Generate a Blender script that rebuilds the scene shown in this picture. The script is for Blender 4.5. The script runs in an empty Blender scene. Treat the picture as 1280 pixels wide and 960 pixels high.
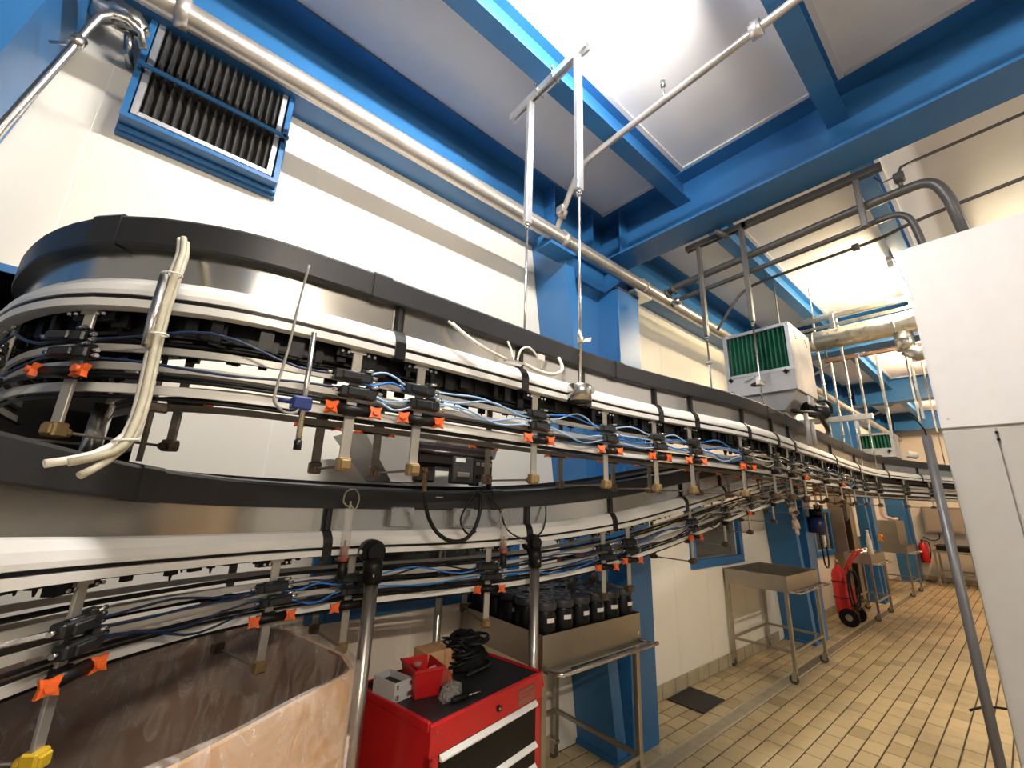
import bpy, math, random
from mathutils import Vector, Matrix
random.seed(7)
SC = bpy.context.scene
COL = SC.collection
PI = math.pi

# ------------------------------------------------------------------ camera
CAM_H = 1.6
cam_d = bpy.data.cameras.new('camera'); cam = bpy.data.objects.new('camera', cam_d); COL.objects.link(cam)
cam_d.sensor_fit = 'HORIZONTAL'; cam_d.sensor_width = 36.0; cam_d.lens = 526.5 / 1280 * 36.0
cam_d.clip_start = 0.02; cam_d.clip_end = 100
AZ, PT, RL = math.radians(50.05), math.radians(15.2), math.radians(2.01)
_fw = Vector((math.cos(AZ) * math.cos(PT), math.sin(AZ) * math.cos(PT), math.sin(PT)))
_r = Vector((math.sin(AZ), -math.cos(AZ), 0)); _u = Vector((-math.cos(AZ) * math.sin(PT), -math.sin(AZ) * math.sin(PT), math.cos(PT)))
_R = _r * math.cos(RL) + _u * math.sin(RL); _U = -_r * math.sin(RL) + _u * math.cos(RL)
cam.matrix_world = Matrix(((_R.x, _U.x, -_fw.x, 0), (_R.y, _U.y, -_fw.y, 0), (_R.z, _U.z, -_fw.z, CAM_H), (0, 0, 0, 1)))
SC.camera = cam
# ------------------------------------------------------------------ world, exposure
w = bpy.data.worlds.new('hall_ambient'); SC.world = w; w.use_nodes = True
w.node_tree.nodes['Background'].inputs[0].default_value = (1.0, 0.95, 0.88, 1)
w.node_tree.nodes['Background'].inputs[1].default_value = 0.17
SC.view_settings.view_transform = 'Standard'; SC.view_settings.look = 'None'
SC.view_settings.exposure = 0.6; SC.view_settings.gamma = 1.0; SC.view_settings.use_curve_mapping = False
SC.cycles.use_denoising = True
SC.cycles.max_bounces = 8
LAMP_NEAR, LAMP_MID, LAMP_FAR, LAMP_FILL = 380.0, 235.0, 320.0, 330.0      # tube emission strengths
C_NEAR, C_MID, C_FAR, C_FILL = (1.0, 0.95, 0.89), (1.0, 0.81, 0.51), (1.0, 0.66, 0.37), (1.0, 0.87, 0.70)

# ------------------------------------------------------------------ helpers
def nodes(m):
    m.use_nodes = True; return m.node_tree.nodes, m.node_tree.links
_mats = {}
def mat(name, col, rough=0.5, metal=0.0, var=0.0, scale=8.0, bump=0.0, bscale=60.0, spec=0.5, coat=0.0, stretch=None, rvar=0.0, dirt=None):
    """principled paint / metal / plastic with noise variation in colour, roughness and fine relief"""
    if name in _mats: return _mats[name]
    m = bpy.data.materials.new(name); N, L = nodes(m); b = N['Principled BSDF']
    b.inputs['Base Color'].default_value = (*col, 1); b.inputs['Roughness'].default_value = rough
    b.inputs['Metallic'].default_value = metal; b.inputs['Specular IOR Level'].default_value = spec
    b.inputs['Coat Weight'].default_value = coat
    g = N.new('ShaderNodeNewGeometry'); src = g.outputs['Position']
    if stretch:
        mp = N.new('ShaderNodeMapping'); mp.inputs['Scale'].default_value = stretch
        L.new(src, mp.inputs['Vector']); src = mp.outputs['Vector']
    if var or rvar:
        n = N.new('ShaderNodeTexNoise'); n.inputs['Scale'].default_value = scale; n.inputs['Detail'].default_value = 5
        L.new(src, n.inputs['Vector'])
        if var:
            mr = N.new('ShaderNodeMapRange'); mr.inputs[1].default_value = .3; mr.inputs[2].default_value = .7
            mr.inputs[3].default_value = 1 - var; mr.inputs[4].default_value = 1 + var * .5
            L.new(n.outputs['Fac'], mr.inputs[0])
            mx = N.new('ShaderNodeVectorMath'); mx.operation = 'SCALE'; mx.inputs[0].default_value = col
            L.new(mr.outputs[0], mx.inputs['Scale']); out = mx.outputs[0]
            if dirt:
                n2 = N.new('ShaderNodeTexNoise'); n2.inputs['Scale'].default_value = dirt[1]; n2.inputs['Detail'].default_value = 6
                L.new(g.outputs['Position'], n2.inputs['Vector'])
                r2 = N.new('ShaderNodeMapRange'); r2.inputs[1].default_value = .48; r2.inputs[2].default_value = .72; r2.inputs[4].default_value = dirt[2]
                L.new(n2.outputs['Fac'], r2.inputs[0])
                mm = N.new('ShaderNodeMix'); mm.data_type = 'RGBA'; L.new(r2.outputs[0], mm.inputs[0])
                L.new(out, mm.inputs[6]); mm.inputs[7].default_value = (*dirt[0], 1); out = mm.outputs[2]
            L.new(out, b.inputs['Base Color'])
        if rvar:
            rr = N.new('ShaderNodeMapRange'); rr.inputs[3].default_value = max(.03, rough - rvar); rr.inputs[4].default_value = rough + rvar
            L.new(n.outputs['Fac'], rr.inputs[0]); L.new(rr.outputs[0], b.inputs['Roughness'])
    if bump:
        n3 = N.new('ShaderNodeTexNoise'); n3.inputs['Scale'].default_value = bscale; n3.inputs['Detail'].default_value = 3
        L.new(src, n3.inputs['Vector'])
        bp = N.new('ShaderNodeBump'); bp.inputs['Strength'].default_value = bump; bp.inputs['Distance'].default_value = .004
        L.new(n3.outputs['Fac'], bp.inputs['Height']); L.new(bp.outputs[0], b.inputs['Normal'])
    _mats[name] = m; return m

def emit(name, col, s):
    m = bpy.data.materials.new(name); N, L = nodes(m); N.remove(N['Principled BSDF'])
    e = N.new('ShaderNodeEmission'); e.inputs[0].default_value = (*col, 1); e.inputs[1].default_value = s
    L.new(e.outputs[0], N['Material Output'].inputs[0]); return m

def film(name, col, rough, alpha, bump=.6, bscale=14):
    """clear sheet: part see-through, part glossy"""
    m = bpy.data.materials.new(name); N, L = nodes(m); b = N['Principled BSDF']
    b.inputs['Base Color'].default_value = (*col, 1); b.inputs['Roughness'].default_value = rough; b.inputs['Specular IOR Level'].default_value = .8
    t = N.new('ShaderNodeBsdfTransparent'); mx = N.new('ShaderNodeMixShader'); mx.inputs[0].default_value = alpha
    L.new(t.outputs[0], mx.inputs[1]); L.new(b.outputs[0], mx.inputs[2]); L.new(mx.outputs[0], N['Material Output'].inputs[0])
    if bump:
        g = N.new('ShaderNodeNewGeometry'); n = N.new('ShaderNodeTexNoise'); n.inputs['Scale'].default_value = bscale; n.inputs['Detail'].default_value = 4
        n.inputs['Distortion'].default_value = 1.2
        L.new(g.outputs['Position'], n.inputs['Vector']); bp = N.new('ShaderNodeBump'); bp.inputs['Strength'].default_value = bump; bp.inputs['Distance'].default_value = .03
        L.new(n.outputs['Fac'], bp.inputs['Height']); L.new(bp.outputs[0], b.inputs['Normal'])
    return m

class MB:
    def __init__(s): s.v = []; s.f = []; s.sm = []
    def add(s, vs, fs, smooth=False):
        o = len(s.v); s.v += [tuple(p) for p in vs]; s.f += [tuple(i + o for i in f) for f in fs]; s.sm += [smooth] * len(fs); return s
    def box(s, x0, x1, y0, y1, z0, z1, M=None):
        P = [Vector((x, y, z)) for z in (z0, z1) for y in (y0, y1) for x in (x0, x1)]
        if M: P = [M @ p for p in P]
        return s.add(P, [(0, 2, 3, 1), (4, 5, 7, 6), (0, 1, 5, 4), (2, 6, 7, 3), (0, 4, 6, 2), (1, 3, 7, 5)])
    def bbox(s, x0, x1, y0, y1, z0, z1, c=.004, M=None):
        """box with chamfered edges"""
        P = []; 
        for sx, X in ((-1, x0), (1, x1)):
            for sy, Y in ((-1, y0), (1, y1)):
                for sz, Z in ((-1, z0), (1, z1)):
                    P += [Vector((X, Y - sy * c, Z - sz * c)), Vector((X - sx * c, Y, Z - sz * c)), Vector((X - sx * c, Y - sy * c, Z))]
        if M: P = [M @ p for p in P]
        I = lambda i, j, k, a: ((i * 2 + j) * 2 + k) * 3 + a
        F = []
        for i in (0, 1):
            q = [I(i, 0, 0, 0), I(i, 1, 0, 0), I(i, 1, 1, 0), I(i, 0, 1, 0)]; F.append(q if i else q[::-1])
            q = [I(0, i, 0, 1), I(1, i, 0, 1), I(1, i, 1, 1), I(0, i, 1, 1)]; F.append(q[::-1] if i else q)
            q = [I(0, 0, i, 2), I(1, 0, i, 2), I(1, 1, i, 2), I(0, 1, i, 2)]; F.append(q if i else q[::-1])
        for i in (0, 1):
            for j in (0, 1):
                F.append([I(i, j, 0, 0), I(i, j, 1, 0), I(i, j, 1, 1), I(i, j, 0, 1)] if (i ^ j) else [I(i, j, 0, 0), I(i, j, 0, 1), I(i, j, 1, 1), I(i, j, 1, 0)])
                F.append([I(i, 0, j, 0), I(i, 0, j, 2), I(i, 1, j, 2), I(i, 1, j, 0)] if (i ^ j) == 0 else [I(i, 0, j, 0), I(i, 1, j, 0), I(i, 1, j, 2), I(i, 0, j, 2)])
                F.append([I(0, i, j, 1), I(0, i, j, 2), I(1, i, j, 2), I(1, i, j, 1)] if (i ^ j) else [I(0, i, j, 1), I(1, i, j, 1), I(1, i, j, 2), I(0, i, j, 2)])
        for i in (0, 1):
            for j in (0, 1):
                for k in (0, 1):
                    t = [I(i, j, k, 0), I(i, j, k, 1), I(i, j, k, 2)]; F.append(t if (i + j + k) % 2 else t[::-1])
        return s.add(P, F)
    def tube(s, pts, r, n=8, caps=True, closed=False):
        pts = [Vector(p) for p in pts]; rs = r if isinstance(r, (list, tuple)) else [r] * len(pts)
        V = []; m = len(pts); up = None
        for i, p in enumerate(pts):
            a = pts[(i - 1) % m] if (closed or i > 0) else p; b = pts[(i + 1) % m] if (closed or i < m - 1) else p
            t = (b - a); t = t.normalized() if t.length > 1e-9 else Vector((0, 0, 1))
            if up is None:
                up = Vector((0, 0, 1)) if abs(t.z) < .9 else Vector((1, 0, 0))
            x = t.cross(up); x = x.normalized() if x.length > 1e-6 else t.orthogonal().normalized()
            y = x.cross(t).normalized(); up = y
            V += [p + (x * math.cos(2 * PI * k / n) + y * math.sin(2 * PI * k / n)) * rs[i] for k in range(n)]
        F = []
        for i in range(m if closed else m - 1):
            j = (i + 1) % m
            F += [(i * n + k, i * n + (k + 1) % n, j * n + (k + 1) % n, j * n + k) for k in range(n)]
        s.add(V, F, True)
        if caps and not closed:
            o = len(s.v) - len(V)
            s.f += [tuple(o + k for k in range(n - 1, -1, -1)), tuple(o + (m - 1) * n + k for k in range(n))]; s.sm += [False, False]
        return s
    def lathe(s, prof, n=16, c=(0, 0, 0), M=None):
        V = []; F = []
        for r, z in prof:
            V += [Vector((c[0] + r * math.cos(2 * PI * k / n), c[1] + r * math.sin(2 * PI * k / n), c[2] + z)) for k in range(n)]
        if M: V = [M @ p for p in V]
        for i in range(len(prof) - 1):
            F += [(i * n + k, i * n + (k + 1) % n, (i + 1) * n + (k + 1) % n, (i + 1) * n + k) for k in range(n)]
        s.add(V, F, True); o = len(s.v) - len(V)
        if prof[0][0] > 1e-4: s.f.append(tuple(o + k for k in range(n - 1, -1, -1))); s.sm.append(False)
        if prof[-1][0] > 1e-4: s.f.append(tuple(o + (len(prof) - 1) * n + k for k in range(n))); s.sm.append(False)
        return s
    def prism(s, poly, z0, z1, M=None):
        n = len(poly); V = [Vector((x, y, z0)) for x, y in poly] + [Vector((x, y, z1)) for x, y in poly]
        if M: V = [M @ p for p in V]
        return s.add(V, [tuple(range(n - 1, -1, -1)), tuple(range(n, 2 * n))] + [(k, (k + 1) % n, n + (k + 1) % n, n + k) for k in range(n)])
    def sweep(s, fr, prof, closed=True, smooth=False):
        """fr: frames (P, N out); prof: (o, z) pairs"""
        n = len(prof)
        if smooth:                                  # one strip per profile edge: smooth along the path, crisp across it
            m = len(fr)
            for k in range(n if closed else n - 1):
                (o0, z0), (o1, z1) = prof[k], prof[(k + 1) % n]
                V = [P + Nn * o + Vector((0, 0, z)) for P, Nn in fr for o, z in ((o0, z0), (o1, z1))]
                s.add(V, [(2 * i, 2 * i + 2, 2 * i + 3, 2 * i + 1) for i in range(m - 1)], True)
            if closed:
                for P, Nn in (fr[0], fr[-1]): s.add([P + Nn * o + Vector((0, 0, z)) for o, z in prof], [tuple(range(n))])
            return s
        V = [P + Nn * o + Vector((0, 0, z)) for P, Nn in fr for o, z in prof]; F = []
        for i in range(len(fr) - 1):
            for k in range(n if closed else n - 1):
                F.append((i * n + k, (i + 1) * n + k, (i + 1) * n + (k + 1) % n, i * n + (k + 1) % n))
        s.add(V, F, smooth)
        if closed:
            o = len(s.v) - len(V); s.f += [tuple(o + k for k in range(n)), tuple(o + (len(fr) - 1) * n + k for k in range(n - 1, -1, -1))]; s.sm += [False, False]
        return s
    def build(s, name, m, parent=None, off=None, loc=None, rot=None):
        me = bpy.data.meshes.new(name)
        vs = s.v if off is None else [(x - off[0], y - off[1], z - off[2]) for x, y, z in s.v]
        me.from_pydata(vs, [], s.f)
        me.polygons.foreach_set('use_smooth', s.sm)
        for mm in (m if isinstance(m, (list, tuple)) else [m]): me.materials.append(mm)
        return link(name, me, parent, loc, rot)

def link(name, me, parent=None, loc=None, rot=None):
    o = bpy.data.objects.new(name, me); COL.objects.link(o)
    if parent is not None: o.parent = parent
    if loc is not None: o.location = loc
    if rot is not None: o.rotation_euler = rot
    return o
def thing(name, label, cat, loc=(0, 0, 0), rz=0.0, group=None, kind=None):
    o = bpy.data.objects.new(name, None); COL.objects.link(o); o.empty_display_size = .05
    o.location = loc; o.rotation_euler = (0, 0, rz); return tag(o, label, cat, group, kind)
def tag(o, label, cat, group=None, kind=None):
    if label: o['label'] = label
    if cat: o['category'] = cat
    if group: o['group'] = group
    if kind: o['kind'] = kind
    return o
def part(o, src, parent, loc=None, rot=None):
    c = o.copy(); COL.objects.link(c); c.parent = parent
    if loc is not None: c.location = loc
    if rot is not None: c.rotation_euler = rot
    return c
def copy_tree(root, kids, loc, rz, label, group=None):
    """copy of a thing with copies of its parts and sub-parts"""
    r = root.copy(); COL.objects.link(r); r.location = loc; r.rotation_euler = (0, 0, rz); r['label'] = label
    if group: r['group'] = group
    for ch in kids.get(root, []):
        c = ch.copy(); COL.objects.link(c); c.parent = r
        for g in kids.get(ch, []):
            d = g.copy(); COL.objects.link(d); d.parent = c
    return r
def catmull(P, d=.06):
    P = [Vector(p) for p in P]; out = []
    for i in range(len(P) - 1):
        p0, p1, p2, p3 = P[max(i - 1, 0)], P[i], P[i + 1], P[min(i + 2, len(P) - 1)]
        k = max(2, int((p2 - p1).length / d))
        for j in range(k):
            t = j / k
            out.append(.5 * ((2 * p1) + (p2 - p0) * t + (2 * p0 - 5 * p1 + 4 * p2 - p3) * t * t + (3 * p1 - p0 - 3 * p2 + p3) * t ** 3))
    out.append(P[-1]); return out
def rot_to(d):
    return Vector((0, 0, 1)).rotation_difference(Vector(d).normalized()).to_matrix().to_4x4()
def T(x, y, z): return Matrix.Translation((x, y, z))
def RX(a): return Matrix.Rotation(a, 4, 'X')
def RY(a): return Matrix.Rotation(a, 4, 'Y')
def RZ(a): return Matrix.Rotation(a, 4, 'Z')

# ------------------------------------------------------------------ materials
m_wall = mat('wall_panel_paint', (.82, .77, .67), .32, var=.03, scale=2.5, bump=.05, bscale=25)
m_joint = mat('joint_sealant', (.86, .84, .79), .5)
m_ceil = mat('ceiling_panel', (.84, .83, .83), .55, var=.04, scale=3)
m_ctrim = mat('ceiling_edge_strip', (.74, .72, .7), .5, var=.05)
m_blue = mat('blue_gloss_paint', (.030, .152, .37), .33, var=.08, scale=6, bump=.06, bscale=40)
m_blue2 = mat('blue_frame_paint', (.026, .135, .33), .35, var=.08)
m_ss = mat('brushed_stainless', (.60, .575, .54), .27, 1.0, var=.06, scale=5, rvar=.07)
m_plate = mat('satin_steel_sheet', (.62, .60, .56), .22, .92, var=.09, scale=4, rvar=.09, bump=.03, bscale=9)
m_tray = mat('dull_stainless_tray', (.43, .395, .335), .36, .9, var=.1, scale=6, rvar=.08)
m_galv = mat('galvanised_steel', (.66, .64, .60), .30, .95, var=.16, scale=18, rvar=.1)
m_zinc = mat('zinc_strut', (.66, .66, .67), .38, .85, var=.1, scale=20)
m_pipe = mat('grey_pipe', (.56, .52, .48), .33, .7, var=.14, scale=9, rvar=.08)
m_dpipe = mat('dark_grey_pipe', (.11, .105, .10), .42, .25, var=.12)
m_white = mat('white_polymer_rail', (.80, .79, .765), .28, var=.03, scale=6)
m_rail = mat('aluminium_guide_rail', (.60, .585, .55), .4, .35, var=.05)
m_wrail = mat('pale_guide_rail', (.80, .79, .76), .35)
m_black = mat('black_polymer', (.006, .006, .0065), .42, var=.1, spec=.3)
m_chan = mat('charcoal_channel', (.024, .024, .026), .40, var=.12, scale=10, spec=.4)
m_strap = mat('black_strap', (.010, .009, .009), .3, spec=.4)
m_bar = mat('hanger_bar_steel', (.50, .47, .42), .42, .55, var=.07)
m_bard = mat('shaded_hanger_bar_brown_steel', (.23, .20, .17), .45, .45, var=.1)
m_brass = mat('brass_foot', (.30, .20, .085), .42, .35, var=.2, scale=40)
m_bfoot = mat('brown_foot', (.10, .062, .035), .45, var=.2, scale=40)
m_yel = mat('yellow_foot', (.72, .47, .03), .45, var=.12, scale=30)
m_orange = mat('orange_knob', (.80, .13, .018), .38, var=.06)
m_actu = mat('grey_black_actuator', (.014, .015, .017), .32, var=.25, scale=60)
m_fit = mat('nickel_fitting', (.7, .69, .66), .2, 1.0)
m_hblue = mat('blue_air_hose', (.03, .20, .62), .3)
m_hpale = mat('pale_blue_air_hose', (.33, .52, .78), .3)
m_hnavy = mat('navy_air_hose', (.012, .03, .085), .35)
m_hwhite = mat('white_air_hose', (.74, .71, .63), .4, var=.05)
m_hgrey = mat('old_grey_hose', (.46, .42, .31), .45, var=.15, scale=30)
m_red = mat('red_paint', (.50, .010, .014), .28, var=.05, coat=.2)
m_redp = mat('red_plastic', (.52, .012, .014), .35)
m_drawer = mat('black_drawer_front', (.005, .0042, .004), .45, var=.1, spec=.25)
m_alu = mat('white_aluminium_handle', (.80, .79, .77), .35, .1)
m_rubber = mat('black_rubber_mat', (.013, .0135, .0145), .55, var=.25, scale=12, bump=.15, bscale=120)
m_card = mat('corrugated_cardboard', (.60, .35, .17), .75, var=.1, scale=7, bump=.08, bscale=50)
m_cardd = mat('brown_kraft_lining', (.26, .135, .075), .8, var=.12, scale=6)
m_tile = None
m_grout = mat('dark_grout', (.060, .042, .026), .8, var=.2, scale=9)
m_skirt = mat('skirting_tile', (.40, .34, .225), .4, var=.14, scale=7)
m_cab = mat('pale_cabinet_paint', (.74, .715, .705), .4, var=.03, scale=12, bump=.05, bscale=150)
m_cab2 = mat('pale_grey_cabinet_door', (.50, .48, .45), .42, var=.04, scale=12, bump=.05, bscale=150)
m_ffu = mat('blower_grey_paint', (.52, .52, .53), .4, var=.06)
m_ffus = mat('blower_zinc_side', (.66, .64, .62), .42, .35, var=.18, scale=9)
m_green = mat('green_filter_cloth', (.010, .125, .075), .75, var=.25, scale=30)
m_dpleat = mat('soiled_black_filter_cloth', (.030, .028, .026), .8, var=.35, scale=30)
m_dark = mat('dark_void', (.010, .009, .009), .8)
m_brownbox = mat('dark_brown_control_housing', (.017, .012, .011), .3, var=.15)
m_panelg = mat('grey_control_panel', (.05, .047, .043), .35)
m_hop = mat('grey_hopper_sheet', (.42, .40, .375), .4, .3, var=.08)
m_redbrown = mat('red_brown_fluid', (.30, .055, .03), .3)
m_clear = film('clear_acrylic', (.78, .74, .72), .1, .30, 0)
m_film = film('plastic_liner_film', (.84, .77, .70), .18, .24, .8, 7)
def _crease_highlights(m):                                # crease highlights put into the opacity: film scatters more along noise folds
    N, L = m.node_tree.nodes, m.node_tree.links
    mx = next(n for n in N if n.type == 'MIX_SHADER'); g = N.new('ShaderNodeNewGeometry')
    mp = N.new('ShaderNodeMapping'); mp.inputs['Scale'].default_value = (1.5, 1.5, .55); mp.inputs['Rotation'].default_value = (.5, .4, .3); L.new(g.outputs['Position'], mp.inputs['Vector'])
    n = N.new('ShaderNodeTexNoise'); n.inputs['Scale'].default_value = 6; n.inputs['Detail'].default_value = 5; n.inputs['Distortion'].default_value = 1.6; L.new(mp.outputs[0], n.inputs['Vector'])
    a = N.new('ShaderNodeMath'); a.operation = 'SUBTRACT'; a.inputs[1].default_value = .5; L.new(n.outputs['Fac'], a.inputs[0])
    b = N.new('ShaderNodeMath'); b.operation = 'ABSOLUTE'; L.new(a.outputs[0], b.inputs[0])
    r = N.new('ShaderNodeMapRange'); r.inputs[1].default_value = 0; r.inputs[2].default_value = .13; r.inputs[3].default_value = .34; r.inputs[4].default_value = .12; L.new(b.outputs[0], r.inputs[0])
    L.new(r.outputs[0], mx.inputs[0])
_crease_highlights(m_film)
m_bagf = film('clear_plastic_bag', (.75, .72, .68), .15, .35, .9, 40)
m_glass = film('window_glass', (.10, .11, .12), .03, .35, 0)
m_wpaper = mat('white_label_paper', (.78, .77, .74), .5)
m_ext = mat('extinguisher_red', (.66, .02, .02), .3)
m_foil = mat('crumpled_foil', (.42, .40, .37), .25, .9, var=.3, scale=20, bump=.8, bscale=25)
m_navy = mat('navy_cloth', (.008, .014, .05), .7)
m_pink = mat('pale_work_glove', (.72, .55, .46), .7, var=.15, scale=40)

# ================================================================== STRUCTURE
WY, CZ = 2.29, 4.10
XF = 15.2                                   # far wall
COLX = [-.53, 3.06, 7.03, 11.0, 14.97]      # outer edge of each wall column's cover post
BAYS = [-1.38, 2.835, 6.80, 10.77, 14.74]   # cross beam centre lines

# lamps (near the top of the script): tubes along x between the ceiling beams
def lamp(x0, x1, y, z, s, col, label, group=None):
    t = thing('fluorescent_lamp', label, 'lamp', ((x0 + x1) / 2, y, z), group=group)
    h = (x1 - x0) / 2
    MB().bbox(-h - .04, h + .04, -.024, .024, .040, .080, .006).box(-h + .2, -h + .24, -.015, .015, .085, CZ - z).box(h - .24, h - .2, -.015, .015, .085, CZ - z).build('lamp_housing', m_ffu, t)
    MB().tube([(-h, 0, 0), (h, 0, 0)], .019, 10).build('lamp_tube', emit('lamp_tube_glow', col, s), t)
    for e in (-1, 1): MB().bbox(e * h - .02, e * h + .02, -.022, .022, -.022, .035, .004).build('lamp_socket', m_wpaper, t)
    return t
lamp(.3, 1.44, .55, 3.875, LAMP_NEAR, C_NEAR, 'fluorescent tube lamp under ceiling above the near conveyor curve')
lamp(4.95, 6.2, .42, 3.84, LAMP_MID, C_MID, 'glaring fluorescent tube lamp beyond the deep blue cross beam')
lamp(8.5, 9.8, .45, 3.93, LAMP_FAR, C_FAR, 'warm fluorescent tube lamp in the third ceiling bay')
lamp(12.5, 13.8, .45, 3.93, LAMP_FAR, C_FAR, 'warm fluorescent tube lamp in the furthest ceiling bay')
lamp(-1.0, .4, -2.6, 3.45, LAMP_FILL, C_FILL, 'added unseen fluorescent fill lamp over the aisle outside the conveyor')  # added out of view as fill for the ceiling and fronts
lamp(3.8, 5.2, -2.6, 3.3, LAMP_FILL, C_FILL, 'added unseen fluorescent fill lamp over the aisle behind the pale cabinet')  # second unseen fill tube, added to lift the ceiling on the right

# floor with tiles
fl = thing('floor', 'beige tiled factory floor with dark joints', 'floor', kind='structure')
MB().box(-3, XF + .3, -4.5, 3.6, -.12, -.006).build('floor_slab', m_grout, fl)
def tile_mat():
    m = bpy.data.materials.new('beige_floor_tile'); N, L = nodes(m); b = N['Principled BSDF']
    g = N.new('ShaderNodeNewGeometry'); oi = N.new('ShaderNodeObjectInfo')
    ad = N.new('ShaderNodeMath'); ad.operation = 'ADD'; L.new(g.outputs['Random Per Island'], ad.inputs[0]); L.new(oi.outputs['Random'], ad.inputs[1])
    fr = N.new('ShaderNodeMath'); fr.operation = 'FRACT'; L.new(ad.outputs[0], fr.inputs[0])
    cr = N.new('ShaderNodeValToRGB'); L.new(fr.outputs[0], cr.inputs[0])
    e = cr.color_ramp.elements; e[0].color = (.50, .385, .205, 1); e[1].color = (.61, .485, .28, 1)
    x = cr.color_ramp.elements.new(.12); x.color = (.39, .295, .155, 1); x = cr.color_ramp.elements.new(.2); x.color = (.54, .425, .24, 1)
    n = N.new('ShaderNodeTexNoise'); n.inputs['Scale'].default_value = 1.1; n.inputs['Detail'].default_value = 7; n.inputs['Roughness'].default_value = .65
    L.new(g.outputs['Position'], n.inputs['Vector'])
    mr = N.new('ShaderNodeMapRange'); mr.inputs[1].default_value = .50; mr.inputs[2].default_value = .74; mr.inputs[4].default_value = .80
    L.new(n.outputs['Fac'], mr.inputs[0])
    mx = N.new('ShaderNodeMix'); mx.data_type = 'RGBA'; L.new(mr.outputs[0], mx.inputs[0]); L.new(cr.outputs[0], mx.inputs[6]); mx.inputs[7].default_value = (.19, .15, .10, 1)
    L.new(mx.outputs[2], b.inputs['Base Color']); b.inputs['Roughness'].default_value = .34
    n2 = N.new('ShaderNodeTexNoise'); n2.inputs['Scale'].default_value = 30; L.new(g.outputs['Position'], n2.inputs['Vector'])
    bp = N.new('ShaderNodeBump'); bp.inputs['Strength'].default_value = .12; bp.inputs['Distance'].default_value = .004
    L.new(n2.outputs['Fac'], bp.inputs['Height']); L.new(bp.outputs[0], b.inputs['Normal'])
    return m
m_tile = tile_mat()
TW, TL = .114, .2155
def tile_geo(mb, cx, cy, lx, ly, dz=0):
    a, b = lx / 2, ly / 2; c = .005
    V = [(cx - a, cy - b, -.008 + dz), (cx + a, cy - b, -.008 + dz), (cx + a, cy + b, -.008 + dz), (cx - a, cy + b, -.008 + dz),
         (cx - a, cy - b, -.002 + dz), (cx + a, cy - b, -.002 + dz), (cx + a, cy + b, -.002 + dz), (cx - a, cy + b, -.002 + dz),
         (cx - a + c, cy - b + c, dz), (cx + a - c, cy - b + c, dz), (cx + a - c, cy + b - c, dz), (cx - a + c, cy + b - c, dz)]
    F = [(8, 9, 10, 11)]
    for k in range(4):
        j = (k + 1) % 4; F += [(k, j, 4 + j, 4 + k), (4 + k, 4 + j, 8 + j, 8 + k)]
    mb.add(V, F)
def in_frame(p):
    d = Vector(p) - Vector((0, 0, CAM_H)); z = d.dot(_fw)
    if z < .1: return None
    x, y = 640 + 526.5 * d.dot(_R) / z, 480 - 526.5 * d.dot(_U) / z
    return (x, y, z)
rows = []
for k in range(-5, 47):                       # rows along x; the drain takes one row's place
    yc = 1.735 - TW * (k + .5) if k >= 0 else 1.849 + .1095 * (-k - 1 + .5)
    if -k - 1 > 3: continue
    rows.append((yc, TW - .0105 if k >= 0 else .1, k))
spots = []
for yc, ly, k in rows:
    x0 = -1.2 + (TL / 2 if k % 2 else 0) + .05 * math.sin(k * 1.7)
    for i in range(int((XF - x0) / TL)):
        spots.append((x0 + TL * (i + .5), yc, ly))
vis = []
for s in spots:
    q = in_frame((s[0], s[1], 0))
    if q and q[1] < 966 and 690 < q[0] < 1268 and s[0] > 2.3 and not (s[0] < 3.06 and s[1] > 1.93): vis.append((q[2], s))
vis.sort(); near = set(s for _, s in vis[:290])
tm = {}
rest = MB()
for s in spots:
    dz = random.uniform(-.0012, .0012)
    if s in near:
        if s[2] not in tm:
            mb = MB(); tile_geo(mb, 0, 0, TL - .0075, s[2]); o = mb.build('tile', m_tile, fl, loc=(s[0], s[1], dz)); tm[s[2]] = o
        else: part(tm[s[2]], None, fl, (s[0], s[1], dz), (random.uniform(-.003, .003), random.uniform(-.002, .002), random.uniform(-.004, .004)))
    else: tile_geo(rest, s[0], s[1], TL - .0075, s[2], dz)
tag(rest.build('distant_tiles', m_tile, fl), None, None, kind='stuff')

# walls made of panels
def wall_panel(name, x0, x1, z0, z1, holes, parent, m=None):
    xs = sorted({x0, x1} | {min(max(h[i], x0), x1) for h in holes for i in (0, 1)}); zs = sorted({z0, z1} | {min(max(h[i], z0), z1) for h in holes for i in (2, 3)})
    mb = MB()
    for a, b in zip(xs, xs[1:]):
        for c, d in zip(zs, zs[1:]):
            mx, mz = (a + b) / 2, (c + d) / 2
            if not any(h[0] < mx < h[1] and h[2] < mz < h[3] for h in holes): mb.box(a, b, WY, WY + .08, c, d)
    return mb.build(name, m or m_wall, parent)
WIN = [(.78, 1.93, 1.08, 1.56), (4.42, 5.48, 1.06, 1.52), (8.35, 9.2, .95, 1.55)]
OPEN = (-.64, -.06, 1.50, 2.34)
wb = thing('wall_back', 'cream sandwich panel wall behind the conveyors', 'wall', kind='structure')
seams = [-2.6, -1.31, -.46, .42, 1.26, 2.12, 2.95, 3.6, 4.02, 4.66, 5.55, 6.4, 7.25, 8.1, 9.4, 10.4, 11.5, 12.6, 13.7, XF]
for a, b in zip(seams, seams[1:]):
    wall_panel('wall_panel', a + .003, b - .003, 0, CZ, [OPEN] + WIN, wb)
    cut = next((h for h in [OPEN] + WIN if h[0] < b < h[1]), None)
    for q0, q1 in ([(0, cut[2]), (cut[3], CZ)] if cut else [(0, CZ)]):
        MB().box(b - .005, b + .005, WY + .002, WY + .06, q0, q1).build('joint_strip', m_joint, wb)
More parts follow.
